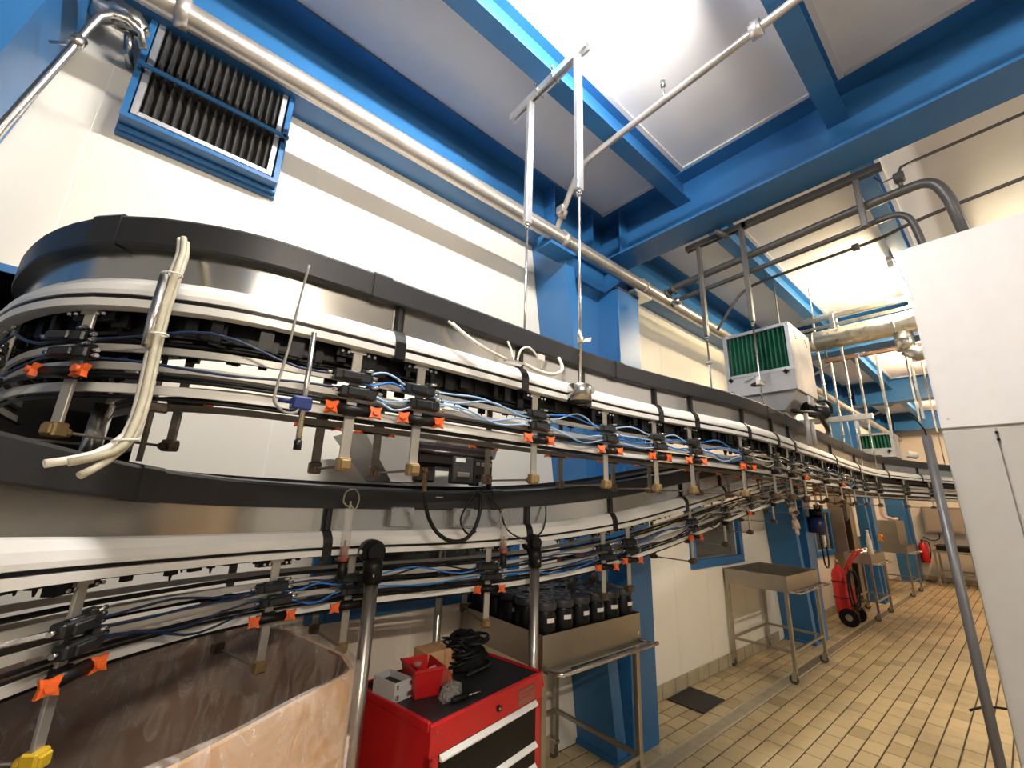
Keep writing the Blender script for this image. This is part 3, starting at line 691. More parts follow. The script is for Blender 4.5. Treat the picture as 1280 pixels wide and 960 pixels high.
t, off = hang_frame(6.42, 1.30, 1.04, 3.47, 'hanging frame with brown strut between the two blowers', 2.5, 2.5, 2.22, 2.05, mat('brown_strut', (.10, .05, .035), .5, .3), .06, zs=.016, mt=m_galv)
MB().bbox(6.40, 6.44, .2, 1.0, 3.43, 3.47, .003).build('strut', mat('brown_strut', (.10, .05, .035), .5, .3), t, off)
for y in (.85, .56): MB().bbox(6.40, 6.44, y - .012, y + .012, 2.42 if y > .7 else 2.6, 3.43, .003).build('square_tube', m_galv, t, off)
for y in (.25, 1.33): MB().tube([(6.42, y, 3.47), (6.42, y, 3.893)], .012, 6).build('drop_rod', m_dpipe, t, off)
for x, lb in ((7.75, 'steel hanging frame where the far conveyor turns'), (8.7, 'steel hanging frame nearest the pale cabinet edge at the far conveyor')):
    i, p, nn = at_x(fru, x)
    hang_frame(x, p.y + .30, p.y, 3.893, lb, 2.75, 2.78, 2.22, 2.05, m_galv, .12, zs=.016)
# more rear cross steel seen between the far frames
m_pole = mat('pole_stainless', (.46, .42, .37), .30, .95, var=.08, scale=4)
def pole(x, y, zt, zb, label, head=True, r=.022, lean=(0, 0), pf=1.9):
    t = thing('support_pole', label, 'pole', (x, y, zb)); off = (x, y, zb)
    MB().tube([(x + lean[0], y + lean[1], zb), (x, y, zt)], r, 16).build('tube', m_pole, t, off)
    MB().lathe([(r * pf, 0), (r * pf, .012), (r * 1.15, .03), (r, .05)], 16, (x + lean[0], y + lean[1], zb)).build('foot_plate', m_ss, t, off)
    if head:
        h = MB().tube([(x, y, zt - .03), (x, y, zt + .02), (x, y + .01, zt + .045)], [r * 1.35, r * 1.4, r * 1.5], 14).build('swivel_socket', m_black, t, off)
        MB().tube([(x, y + .005, zt + .075), (x, y + .055, zt + .075)], r * 1.75, 18).tube([(x, y - .016, zt + .075), (x, y + .01, zt + .075)], r * 1.25, 14).build('swivel_head', m_black, t, off)
        for e in (-1, 1): MB().tube([(x + e * r * 1.65, y + .02, zt + .075), (x + e * r * 1.95, y + .02, zt + .075)], r * .45, 6).build('head_bolt', m_fit, h, off)
        MB().tube([(x - .006, y - .032, zt + .0), (x - .006, y - .022, zt + .0)], r * .3, 6).build('socket_screw', m_fit, h, off)
    return t, off
t, off = pole(.705, 1.60, 1.315, 0, 'steel support pole with black swivel head between cardboard bin and red tool chest', r=.0245)
MB().tube([(.705, 1.60, .30), (.705, 1.60, .66)], .0275, 16).build('sleeve', m_pole, t, off)
pole(1.466, 1.538, 1.325, 0, 'steel support pole with black swivel head behind the right corner of the red tool chest', r=.0225, pf=1.3)
pole(1.24, 1.99, 1.40, 0, 'thin rear steel pole between the red tool chest and the wall', head=False, r=.0185)

# ================================================================== PIPES
pz, py = 3.462, 1.87
t = thing('wall_pipe', 'thick grey pipe running along the wall below the blue beam', 'pipe', (1, py, pz)); off = (1, py, pz)
MB().tube([(x, py, pz) for x in (-2.8, -.5, 2, 5, 10, XF - .02)], .052, 18).build('tube', m_pipe, t, off)
for x in (-.25, 2.02, 3.06, 7.0, 10.9):
    MB().tube([(x - .022, py, pz), (x + .022, py, pz)], .061, 18).bbox(x - .014, x + .014, py - .012, py + .012, pz + .05, pz + .085, .003).build('clamp', m_pipe, t, off)
for x in (2.02, 3.06): MB().box(x - .14, x + .12, py - .005, 2.02, pz - .085, pz - .06).box(x - .1, x - .07, py + .05, 2.05, pz - .06, pz + .06).build('bracket', m_galv if x > 3 else m_blue, t, off)
t = thing('branch_pipe', 'thin grey pipe rising from the wall pipe and crossing below the slim blue beams', 'pipe', (1.86, 1.5, 3.7)); off = (1.86, 1.5, 3.7)
MB().tube(catmull([(1.93, 1.86, 3.50), (1.90, 1.76, 3.60), (1.87, 1.64, 3.73), (1.855, 1.54, 3.80), (1.85, 1.42, 3.82), (1.84, 1.2, 3.82)], .03) + [Vector((1.82, .4, 3.82)), Vector((1.80, -1.5, 3.82)), Vector((1.78, -4.2, 3.82))], .0205, 12).build('tube', m_pipe, t, off)
MB().tube([(1.912, 1.80, 3.56), (1.90, 1.765, 3.60)], .034, 12).bbox(1.86, 1.89, 1.74, 1.80, 3.56, 3.62, .004).build('coupling', m_pipe, t, off)
MB().tube([(1.82, .46, 3.82), (1.82, .41, 3.82)], .04, 14).tube([(1.82, .45, 3.86), (1.82, .45, 3.88)], .012, 8).build('coupling', m_pipe, t, off)
MB().tube([(1.84, .93, 3.83), (1.84, .93, 3.97)], .007, 8).tube([(1.84, .93, 3.93), (1.84, .93, 3.97)], .014, 8).build('drop_stud', m_fit, t, off)
# dark pipes crossing towards the cabinet
t = thing('dark_pipe', 'thick dark grey pipe crossing from the wall and bending down behind the pale cabinet', 'pipe', (3.15, .8, 3.4)); off = (3.15, .8, 3.4)
MB().tube([Vector((3.16, 1.70, 3.37)), Vector((3.15, 1.61, 3.40)), Vector((3.15, .41, 3.468))] + catmull([(3.15, .11, 3.478), (3.15, .06, 3.475), (3.155, .015, 3.45), (3.16, -.01, 3.40), (3.17, -.03, 3.32)], .02) + [Vector((3.22, -.07, 2.9))], .028, 14).build('tube', m_dpipe, t, off)
for y in (1.62, 1.68): MB().tube([(3.153, y, 3.392 - (y - 1.6) * .3), (3.153, y + .025, 3.385 - (y - 1.6) * .3)], .046, 12).build('flange', m_dpipe, t, off)
v = MB().tube([(3.15, .145, 3.50), (3.15, .145, 3.56)], .012, 8).bbox(3.12, 3.18, .12, .17, 3.545, 3.60, .008).build('valve', m_dpipe, t, off)
MB().tube([(3.13, .17, 3.575), (3.12, .22, 3.565), (3.115, .25, 3.62)], .005, 6).build('valve_lever', m_dpipe, v, off)
MB().tube(catmull([(3.15, .145, 3.59), (3.15, .13, 3.63), (3.15, .08, 3.64), (3.15, -.3, 3.65), (3.15, -3.5, 3.7)], .1), .009, 8).build('small_line', m_dpipe, t, off)
t = thing('dark_pipe', 'middle dark grey pipe bending down beside the thicker one into the pale cabinet', 'pipe', (3.25, .8, 3.3)); off = (3.25, .8, 3.3)
MB().tube([Vector((3.26, 1.72, 3.30)), Vector((3.25, 1.62, 3.33)), Vector((3.25, .41, 3.385))] + catmull([(3.25, .25, 3.395), (3.25, .20, 3.39), (3.255, .16, 3.36), (3.26, .14, 3.31), (3.27, .125, 3.2)], .02) + [Vector((3.30, .10, 2.9))], .019, 12).build('tube', m_dpipe, t, off)
MB().tube([(3.252, 1.63, 3.328), (3.255, 1.70, 3.305)], .034, 12).build('flange', m_fit, t, off)
t = thing('dark_pipe', 'thin dark pipe with a hexagonal union below the two bent pipes', 'pipe', (3.4, .8, 3.3)); off = (3.4, .8, 3.3)
MB().tube(catmull([(3.42, 1.42, 3.02), (3.42, 1.36, 3.10), (3.41, 1.22, 3.26), (3.40, 1.10, 3.31), (3.4, .9, 3.325), (3.4, .45, 3.34), (3.42, .3, 3.36), (3.42, -.3, 3.43), (3.42, -3.4, 3.6)], .08), .012, 8).build('tube', m_dpipe, t, off)
MB().tube([(3.4, .46, 3.34), (3.4, .42, 3.342)], .026, 6).build('union', m_dpipe, t, off)
MB().tube([(3.4, 1.0, 3.32), (3.4, 1.0, 3.365)], .006, 6).build('drop_stud', m_dpipe, t, off)
# conduit and wrapped pipe end in the top left corner
t = thing('conduit', 'shiny chrome conduit beside the blue column in the upper left corner', 'conduit', (-.5, 1.85, 3.1)); off = (-.5, 1.85, 3.1)
MB().tube([(-.61, 1.87, 2.3), (-.545, 1.85, 2.68), (-.479, 1.85, 3.045), (-.462, 1.85, 3.15), (-.447, 1.85, 3.225), (-.42, 1.85, 3.262), (-.383, 1.85, 3.275), (-.34, 1.86, 3.26), (-.325, 1.88, 3.215)], .0125, 10).build('tube', m_ss, t, off)
MB().tube([(-.476, 1.85, 3.06), (-.469, 1.85, 3.10)], .02, 10).tube([(-.47, 1.85, 3.07), (-.55, 1.93, 3.09)], .006, 6).build('saddle_clamp', m_ss, t, off)
t = thing('pipe_stub', 'foil wrapped pipe stub sticking out of the wall beside the black filter unit', 'pipe', (-.36, 2.1, 3.5)); off = (-.36, 2.1, 3.5)
mb = MB(); rr = random.Random(2); P = []
for k in range(7): P.append((-.56 + .03 * k, 2.20 - .012 * k, 3.53 + .03 * math.sin(k * .6)))
mb.tube(P, [.03, .05, .042, .055, .045, .05, .028], 9)
mb.v = [(x + rr.uniform(-.008, .008), y + rr.uniform(-.008, .008), z + rr.uniform(-.008, .008)) for x, y, z in mb.v]
mb.build('foil_wrap', m_foil, t, off)
MB().tube([(-.43, 2.17, 3.50), (-.42, 2.2, 3.44), (-.415, 2.285, 3.43)], .016, 10).build('tube', m_ss, t, off)

# galvanised duct with its frame beyond the near blower
t = thing('ventilation_duct', 'shiny round galvanised duct below the ceiling beyond the near blower', 'duct', (5.6, .6, 3.45)); off = (5.6, .6, 3.45)
MB().tube([(5.6, 1.62, 3.46), (5.6, 1.2, 3.465), (5.6, -1.2, 3.48)], .115, 24).build('tube', m_galv, t, off)
for y in (1.25, .55, -.2): MB().tube([(5.6, y - .012, 3.465), (5.6, y + .012, 3.465)], .119, 24).build('seam_ring', m_galv, t, off)
d = MB().tube([(5.6, .50, 3.37), (5.6, .50, 3.18)], .075, 18).tube([(5.6, .5, 3.19), (5.6, .42, 3.12), (5.6, .30, 3.10)], .07, 16).build('branch_spigot', m_galv, t, off)
MB().tube([(5.6, .50, 3.30), (5.6, .50, 3.285)], .083, 18).build('spigot_clip', m_fit, d, off)
t = thing('duct_frame', 'galvanised channel frame carrying the round duct', 'frame', (5.5, .8, 3.65)); off = (5.5, .8, 3.65)
MB().bbox(5.46, 5.50, -1.3, 1.45, 3.655, 3.705, .003).build('channel', m_galv, t, off)
MB().bbox(5.56, 5.585, -1.3, 1.45, 3.60, 3.63, .003).build('channel', m_galv, t, off)
for y in (1.03, -.2): MB().bbox(5.44, 5.46, y - .022, y + .022, 3.53, 3.70, .002).build('post', m_galv, t, off)
for y in (1.2, -1.0): MB().tube([(5.48, y, 3.70), (5.48, y, CZ - .001)], .006, 6).build('drop_rod', m_galv, t, off)
# thin pipes between the far beams
t = thing('far_pipe', 'thin grey pipe looping between the far hanging frames', 'pipe', (7.5, 1.2, 3.3)); off = (7.5, 1.2, 3.3)
MB().tube(catmull([(7.3, 1.86, 3.47), (7.35, 1.55, 3.62), (7.4, 1.25, 3.78), (7.4, .9, 3.82), (7.4, -2, 3.84)], .08), .02, 8).build('tube', m_pipe, t, off)
t = thing('far_pipe', 'thin grey pipe rising from the wall pipe at the far column', 'pipe', (11.2, 1.2, 3.3)); off = (11.2, 1.2, 3.3)
MB().tube(catmull([(11.3, 1.86, 3.47), (11.3, 1.55, 3.62), (11.3, 1.25, 3.78), (11.3, .9, 3.82), (11.3, -2, 3.84)], .08), .02, 8).build('tube', m_pipe, t, off)
# ================================================================== FILTER UNITS
t = thing('wall_filter', 'blue framed air intake with black pleated filter high on the cream wall', 'air filter', (-.08, 2.22, 3.35)); off = (-.08, 2.22, 3.35)
x0, x1, z0, z1 = -.392, .232, 3.072, 3.70
MB().box(x0, x1, 2.262, 2.289, z0, z1).box(x0 + .012, x0 + .035, 2.17, 2.262, z0 + .03, z1).box(x1 - .035, x1 - .012, 2.17, 2.262, z0 + .03, z1).box(x0 + .035, x1 - .035, 2.17, 2.262, z0 + .03, z0 + .05).box(x0 + .035, x1 - .035, 2.17, 2.262, z1 - .02, z1).box(x0 + .006, x1 - .006, 2.235, 2.262, z0 + .012, z0 + .03).build('housing', m_blue2, t, off)
fx0, fx1, fz0, fz1 = -.352, .188, 3.128, 3.672
mb = MB(); 
f = MB().bbox(fx0, fx0 + .024, 2.172, 2.196, fz0, fz1, .002).bbox(fx1 - .024, fx1, 2.172, 2.196, fz0, fz1, .002).bbox(fx0 + .024, fx1 - .024, 2.172, 2.196, fz0, fz0 + .024, .002).bbox(fx0 + .024, fx1 - .024, 2.172, 2.196, fz1 - .024, fz1, .002).build('filter_frame', m_zinc, t, off)
MB().box(fx0 + .02, fx1 - .02, 2.225, 2.232, fz0 + .02, fz1 - .02).build('filter_backing', m_dark, t, off)
n = 15; pw = (fx1 - fx0 - .05) / n; pl = None
for k in range(n):
    xc = fx0 + .025 + pw * (k + .5)
    if pl is None: pl = MB().add([(-pw * .48, .03, -.245), (-pw * .12, -.018, -.245), (pw * .12, -.018, -.245), (pw * .48, .03, -.245), (-pw * .48, .03, .245), (-pw * .12, -.018, .245), (pw * .12, -.018, .245), (pw * .48, .03, .245)], [(0, 1, 5, 4), (1, 2, 6, 5), (2, 3, 7, 6), (0, 3, 2, 1), (4, 5, 6, 7), (0, 4, 7, 3)]).build('pleat', m_dpleat, f, loc=(xc - off[0], 2.195 - off[1], (fz0 + fz1) / 2 - off[2]))
    else: part(pl, None, f, (xc - off[0], 2.195 - off[1], (fz0 + fz1) / 2 - off[2]))
b = MB().bbox(-.37, .225, 2.128, 2.142, 3.345, 3.367, .003).build('retaining_bar', m_blue2, t, off)
MB().tube([(-.355, 2.135, 3.356), (-.355, 2.17, 3.356)], .008, 6).tube([(.205, 2.125, 3.356), (.205, 2.17, 3.356)], .010, 6).build('bar_bolts', m_black, b, off)

def blower(x0, y0, z0, lx, ly, lz, label, det=True):
    t = thing('filter_blower', label, 'blower', (x0 + lx / 2, y0 + ly / 2, z0)); off = (x0 + lx / 2, y0 + ly / 2, z0)
    x1, y1, z1 = x0 + lx, y0 + ly, z0 + lz; zf = z0 + .155 * lz / .54
    MB().bbox(x0 + .02, x1, y0, y0 + .012, z0, z1, .003).build('side_sheet', m_ffus, t, off)
    MB().box(x0 + .02, x1, y0 + .012, y1, z1 - .012, z1).box(x0 + .02, x1, y1 - .012, y1, z0, z1 - .012).box(x1 - .012, x1, y0 + .012, y1 - .012, z0, z1 - .012).box(x0 + .02, x1 - .012, y0 + .012, y1 - .012, z0, z0 + .012).build('casing', m_ffu, t, off)
    MB().bbox(x0, x0 + .022, y0, y1, z0, zf, .004).build('front_panel', m_ffu, t, off)
    f = MB().bbox(x0, x0 + .03, y0, y0 + .032, zf, z1, .003).bbox(x0, x0 + .03, y1 - .032, y1, zf, z1, .003).bbox(x0, x0 + .03, y0 + .032, y1 - .032, zf, zf + .028, .003).bbox(x0, x0 + .03, y0 + .032, y1 - .032, z1 - .028, z1, .003).build('filter_frame', m_zinc, t, off)
    MB().box(x0 + .07, x0 + .076, y0 + .03, y1 - .03, zf, z1 - .02).build('filter_backing', m_dark, f, off)
    n = 13 if ly > .4 else 8; pw = (ly - .066) / n; h = (z1 - zf - .056) / 2; pl = None
    for k in range(n):
        L = (x0 + .028 - off[0], y0 + .033 + pw * (k + .5) - off[1], (zf + z1) / 2 - off[2])
        if pl is None: pl = MB().add([(.04, pw * .49, -h), (-.012, pw * .15, -h), (-.012, -pw * .15, -h), (.04, -pw * .49, -h), (.04, pw * .49, h), (-.012, pw * .15, h), (-.012, -pw * .15, h), (.04, -pw * .49, h)], [(0, 1, 5, 4), (1, 2, 6, 5), (2, 3, 7, 6), (0, 3, 2, 1), (4, 5, 6, 7), (0, 4, 7, 3)]).build('pleat', m_green, f, loc=L)
        else: part(pl, None, f, L)
    for yy, zz in ((y0 + .055, zf - .012), (y1 - .04, zf - .012), (y1 - .04, z0 + .03)):
        mb = MB(); star(mb, (x0 - .012, yy, zz), .020, .02, (-1, 0, 0)); mb.build('clamp_knob', m_black, t, off)
    yc = (y0 + y1) / 2
    MB().prism([(.055 * math.cos(a) , .017 * math.sin(a)) for a in [k * PI / 8 for k in range(16)]], 0, .006, T(x0 - .004, yc + .01, zf - .075) @ RZ(-PI / 2) @ RX(PI / 2) ).build('handle_recess', m_black, t, off)
    MB().tube([(x0 - .006, yc + .02, zf - .005), (x0 - .02, yc + .10, zf - .045)], .006, 6).build('latch', m_ffu, t, off)
    b = MB()
    for k in range(4):
        for a, c in ((0, 0), (.022, .018)): b.tube([(x0 + .10 + .03 * (k % 2) + (k // 2) * .27 + a * .3, y0 - .003, z1 - .06 - .03 * (k % 2) - c), (x0 + .10 + .03 * (k % 2) + (k // 2) * .27 + a * .3, y0 + .002, z1 - .06 - .03 * (k % 2) - c)], .005, 6)
    tag(b.build('side_holes', m_dark, t, off), None, None, kind='stuff')
    # hopper and fan below
    if not det: return t, off
    a0, a1, c0, c1 = x0 + .10, x0 + .38, y0 + .13, y0 + .37
    MB().add([(x0 + .03, y0 + .02, z0), (x1 - .02, y0 + .02, z0), (x1 - .02, y1 - .02, z0), (x0 + .03, y1 - .02, z0), (a0, c0, z0 - .13), (a1, c0, z0 - .13), (a1, c1, z0 - .13), (a0, c1, z0 - .13)],
             [(0, 1, 5, 4), (1, 2, 6, 5), (2, 3, 7, 6), (3, 0, 4, 7), (4, 5, 6, 7), (0, 3, 2, 1)]).build('hopper', m_ffu, t, off)
    MB().bbox(a0 + .03, a1 - .02, c0 + .01, c1, z0 - .20, z0 - .12, .01).build('outlet', m_hop, t, off)
    return t, off
t, off = blower(3.56, .945, 2.462, .50, .50, .54, 'near grey blower with green pleated filter standing on the upper conveyor')
mtr = MB().tube([(3.84, .99, 2.36), (3.96, .90, 2.33)], .055, 16).tube([(3.955, .905, 2.332), (3.975, .89, 2.326)], .048, 16).build('fan_motor', m_black, t, off)
MB().tube([(3.972, .892, 2.327), (3.982, .884, 2.324)], .030, 14).build('motor_cap', m_wpaper, mtr, off)
MB().bbox(3.70, 3.82, .915, .93, 2.36, 2.43, .003, ).build('damper_plate', m_zinc, t, off)
MB().tube(catmull([(3.55, 1.0, 2.30), (3.66, .93, 2.29), (3.80, .90, 2.30), (3.90, .90, 2.26), (4.0, .90, 2.20), (4.1, .93, 2.19)], .05), .016, 8).build('motor_cable', m_black, t, off)
MB().tube(catmull([(3.84, .90, 2.40), (3.9, .87, 2.42), (3.97, .85, 2.38), (4.0, .86, 2.33)], .05), .012, 8).build('motor_cable', m_black, t, off)
MB().tube([(3.62, .935, 2.28), (3.62, .935, 2.04)], .016, 10).tube([(3.70, .93, 2.22), (3.70, .93, 2.05)], .022, 10).build('air_stub', m_hop, t, off)
t, off = blower(7.05, .93, 2.262, .40, .36, .31, 'far small grey blower with green filter near the conveyor turn', False)
MB().tube([(7.5, .9, 2.34), (7.62, .82, 2.32)], .045, 12).build('fan_motor', m_wpaper, t, off)
t = thing('galvanised_bracket', 'galvanised arm sticking out past the near blower above the conveyor', 'bracket', (4.72, 1.1, 2.4)); off = (4.72, 1.1, 2.4)
MB().bbox(4.70, 4.74, .72, 1.42, 2.375, 2.425, .004).build('channel', m_galv, t, off); MB().tube([(4.72, 1.33, 2.42), (4.72, 1.33, 3.894)], .008, 6).build('drop_rod', m_galv, t, off)

# blower motor housing of the lower conveyor, behind the upper one
t = thing('conveyor_fan', 'dark brown fan housing with grey hopper sheet standing behind the lower conveyor', 'fan', (1.05, 1.87, 1.62)); off = (1.05, 1.87, 1.62)
MB().add([(.68, 1.80, 1.87), (1.05, 1.80, 1.90), (1.05, 2.2, 1.90), (.68, 2.2, 1.87), (.84, 1.82, 1.655), (1.0, 1.82, 1.655), (1.0, 2.1, 1.655), (.84, 2.1, 1.655)], [(0, 1, 5, 4), (1, 2, 6, 5), (2, 3, 7, 6), (3, 0, 4, 7), (4, 5, 6, 7), (0, 3, 2, 1)]).build('hopper', m_hop, t, off)
MB().add([(1.05, 1.78, 1.86), (1.42, 1.78, 1.90), (1.42, 2.15, 1.90), (1.05, 2.15, 1.86), (1.05, 1.82, 1.80), (1.42, 1.82, 1.80), (1.42, 2.1, 1.80), (1.05, 2.1, 1.80)], [(0, 1, 5, 4), (1, 2, 6, 5), (2, 3, 7, 6), (3, 0, 4, 7), (4, 5, 6, 7), (0, 3, 2, 1)]).build('hopper', m_hop, t, off)
MB().bbox(.93, 1.36, 1.77, 2.1, 1.735, 1.845, .015).tube([(.93, 1.772, 1.80), (1.36, 1.772, 1.80)], .012, 8).bbox(.94, 1.05, 1.79, 2.0, 1.66, 1.74, .01).build('housing', m_brownbox, t, off)
pn = MB().bbox(1.12, 1.24, 1.752, 1.80, 1.66, 1.79, .006).build('control_panel', m_panelg, t, off)
MB().box(1.13, 1.185, 1.749, 1.752, 1.762, 1.782).build('panel_label', m_wpaper, pn, off)
MB().bbox(1.14, 1.21, 1.742, 1.752, 1.69, 1.715, .003).build('panel_cover', m_tray, pn, off)
pn = MB().bbox(1.245, 1.36, 1.755, 1.81, 1.655, 1.785, .006).build('control_panel', m_brownbox, t, off)
for k, (x, z, m) in enumerate(((1.265, 1.70, m_black), (1.30, 1.69, m_fit), (1.335, 1.70, m_black), (1.30, 1.665, m_fit), (1.335, 1.665, m_black), (1.275, 1.665, m_fit))):
    MB().tube([(x, 1.756, z), (x, 1.738, z)], .011, 10).build('push_button', m, pn, off)
MB().box(1.255, 1.275, 1.752, 1.755, 1.755, 1.77).box(1.285, 1.35, 1.752, 1.755, 1.75, 1.77).build('panel_label', m_tray, pn, off)
MB().tube(catmull([(1.32, 1.74, 1.65), (1.35, 1.68, 1.62), (1.345, 1.645, 1.585), (1.33, 1.64, 1.52)], .03), .012, 8).build('motor_cable', m_black, t, off)

# ---------------------------------------------------------------- fittings on the lower conveyor front
for x0, z0 in ((.79, 1.474), (1.07, 1.474)):
    i, p, nn = at_x(frl, x0 + .05); rz = math.atan2(nn.x, -nn.y); q = p + nn * -.036
    jb = MB().bbox(-.052, .052, -.034, -.001, -.004, .076, .003).build('junction_box', mat('dull_box_steel', (.34, .325, .30), .35, .7, var=.15), cl, loc=Vector((q.x, q.y, z0)) - offl, rot=(0, 0, rz))
    MB().bbox(-.05, .05, -.040, -.034, 0, .073, .002).build('box_lid', m_plate, jb)
    b = MB()
    for x in (-.03, .025): b.tube([(x, -.018, .076), (x, -.018, .098)], .007, 8)
    b.tube([(-.03, -.046, .06), (-.03, -.038, .06)], .005, 6).tube([(-.03, -.046, .015), (-.03, -.038, .015)], .005, 6).tube([(.02, -.046, .05), (.02, -.038, .05)], .007, 6)
    tag(b.build('glands', m_fit, jb), None, None, kind='stuff')
i, p, nn = at_x(frl, .94)
MB().bbox(.925, .955, p.y + .028, p.y + .036, 1.545, 1.56, .001).build('small_label', m_wpaper, cl, offl)
i, p, nn = at_x(frl, 1.0)
MB().bbox(.985, 1.02, p.y + .0025, p.y + .008, 1.592, 1.597, .001).build('small_label', m_wpaper, cl, offl)
for x, z1, lb in ((.605, 1.60, 'clear flow meter tube with red brown fluid left of the two junction boxes'), (1.30, 1.535, 'clear flow meter tube with red brown fluid right of the two junction boxes')):
    i, p, nn = at_x(frl, x); y = p.y - .028; zb = 1.372
    t = thing('flow_meter', lb, 'flow meter', (x, y, zb)); off = (x, y, zb)
    MB().lathe([(.0165, .0), (.0165, z1 - zb - .06), (.0155, z1 - zb - .055)], 16, (x, y, zb)).build('clear_tube', m_clear, t, off)
    MB().lathe([(.012, .006), (.012, .035), (.004, .04), (.004, .06)], 12, (x, y, zb)).build('fluid', m_redbrown, t, off)
    MB().lathe([(.018, -.012), (.018, .003)], 14, (x, y, zb)).build('base_cap', m_redbrown, t, off)
    MB().lathe([(.010, -.07), (.016, -.06), (.016, -.012)], 12, (x, y, zb)).build('base_socket', m_black, t, off)
    MB().tube([(x, y, z1 - .06), (x, y, z1 - .03)], .004, 6).tube(catmull([(x, y, z1 - .04), (x + .02, y, z1 - .06), (x + .03, y - .004, z1 - .02), (x + .012, y - .004, z1 + .012), (x - .022, y - .004, z1 + .004), (x - .026, y, z1 - .035), (x - .004, y, z1 - .05)], .012), .0028, 5).build('thin_hose', m_hgrey, t, off)
t = thing('black_hose', 'black rubber hose with brass end looping down over the junction boxes', 'hose', (.88, 1.57, 1.45)); off = (.88, 1.57, 1.45)
MB().tube(catmull([(.874, 1.57, 1.612), (.880, 1.57, 1.575), (.893, 1.57, 1.532), (.915, 1.568, 1.49), (.945, 1.565, 1.455), (.985, 1.562, 1.43), (1.028, 1.56, 1.42), (1.07, 1.56, 1.424), (1.105, 1.56, 1.445), (1.135, 1.563, 1.485), (1.155, 1.57, 1.54), (1.163, 1.585, 1.60), (1.165, 1.61, 1.63)], .02), .0085, 8).build('hose', m_black, t, off)
MB().tube([(.867, 1.57, 1.69), (.869, 1.57, 1.66)], .007, 8).tube([(.869, 1.57, 1.66), (.873, 1.57, 1.615)], .0095, 8).tube([(.866, 1.57, 1.71), (.867, 1.57, 1.69)], .012, 6).build('brass_fitting', m_brass, t, off)
t = thing('thin_black_cable', 'thin black cable looping beside the black rubber hose', 'cable', (1.12, 1.6, 1.45)); off = (1.12, 1.6, 1.45)
MB().tube(catmull([(1.19, 1.61, 1.63), (1.14, 1.60, 1.60), (1.10, 1.595, 1.56), (1.07, 1.59, 1.51), (1.08, 1.585, 1.47), (1.11, 1.58, 1.445), (1.15, 1.585, 1.455)], .02), .0045, 6).build('cable', m_black, t, off)
t = thing('thin_black_cable', 'thin black cable hanging in a loop right of the second flow meter', 'cable', (1.4, 1.55, 1.45)); off = (1.4, 1.55, 1.45)
MB().tube(catmull([(1.22, 1.60, 1.60), (1.27, 1.575, 1.55), (1.30, 1.56, 1.47), (1.36, 1.545, 1.43), (1.43, 1.535, 1.42), (1.50, 1.53, 1.45), (1.53, 1.535, 1.51), (1.545, 1.55, 1.57)], .02), .004, 6).build('cable', m_black, t, off)

# ================================================================== CABINET AND GREY POST AT THE RIGHT EDGE
CX, CY = 2.75, .19
t = thing('machine_cabinet', 'tall pale cabinet with large upper panel at the right edge', 'cabinet', (CX + .5, -.7, 0)); off = (CX + .5, -.7, 0)
MB().box(CX + .012, CX + 1.0, -1.8, CY - .004, .04, 2.895).build('body', m_cab2, t, off)
MB().bbox(CX, CX + .012, -1.8, CY, 1.978, 2.91, .003).build('upper_panel', m_cab, t, off)
MB().box(CX, CX + 1.0, CY - .004, CY, 1.978, 2.91).build('side_panel', m_cab, t, off)
for a, b in ((-.75, .022), (-1.8, -.758)): MB().bbox(CX + .001, CX + .012, a, b, .06, 1.966, .003).build('door', m_cab2, t, off)
MB().bbox(CX + .001, CX + .012, .027, CY, .06, 1.966, .003).build('door', m_cab2, t, off)
b = MB()
for z in (1.915, 1.945): b.tube([(CX + .002, .025, z), (CX - .006, .025, z)], .006, 8)
b.build('hinge_pins', m_black, t, off)
MB().tube([(CX + .03, CY - .004, 2.14), (CX + .03, CY + .004, 2.14)], .006, 8).tube([(CX - .003, CY - .03, 2.02), (CX + .002, CY - .03, 2.02)], .005, 8).build('rivets', m_ffu, t, off)
MB().tube(catmull([(CX + .03, .17, .862), (CX - .01, .215, .868), (CX - .03, .26, .858), (CX - .04, .295, .838)], .02), .0045, 6).build('wire', m_black, t, off)
MB().box(CX + .02, CX + .98, -1.78, CY - .02, 0, .04).build('plinth', m_black, t, off)
t = thing('grey_post', 'slim grey steel post standing beside the pale cabinet', 'post', (2.6, .231, 0)); off = (2.6, .231, 0)
m_gpost = mat('grey_post_paint', (.115, .11, .11), .4, .15, var=.1)
MB().tube([(2.6, .231, .01), (2.6, .231, 1.93)], .0165, 14).build('tube', m_gpost, t, off)
MB().lathe([(.04, 0), (.04, .01), (.018, .02)], 14, (2.6, .231, 0)).build('foot_plate', m_gpost, t, off)
MB().tube(catmull([(2.6, .231, 1.93), (2.598, .233, 1.96), (2.58, .25, 2.0), (2.56, .27, 2.02)], .02), .003, 5).build('thin_cable', m_black, t, off)

# ================================================================== CARDBOARD BIN
rim = [(.586, 1.37), (.605, 1.52), (.52, 1.9), (.30, 2.12), (.03, 2.20), (-.28, 2.19), (-.56, 2.0), (-.68, 1.66), (-.60, 1.27), (-.32, 1.06), (.13, 1.10)]
def ring(n=132, sh=0.0):
    P = [Vector((x, y, 0)) for x, y in rim]; L = []; m = len(P)
    for i in range(m):
        for k in range(n // m): L.append(P[i].lerp(P[(i + 1) % m], k / (n // m)))
    for _ in range(2): L = [(L[i - 1] + L[i] * 2 + L[(i + 1) % len(L)]) / 4 for i in range(len(L))]
    c = Vector((-.03, 1.63, 0)); return [p + (c - p).normalized() * sh for p in L]
BZ = 1.095
t = thing('cardboard_bin', 'big cardboard bin lined with plastic film under the lower conveyor', 'bin', (-.03, 1.63, 0)); off = (-.03, 1.63, 0)
O, I_ = ring(), ring(sh=.014); n = len(O)
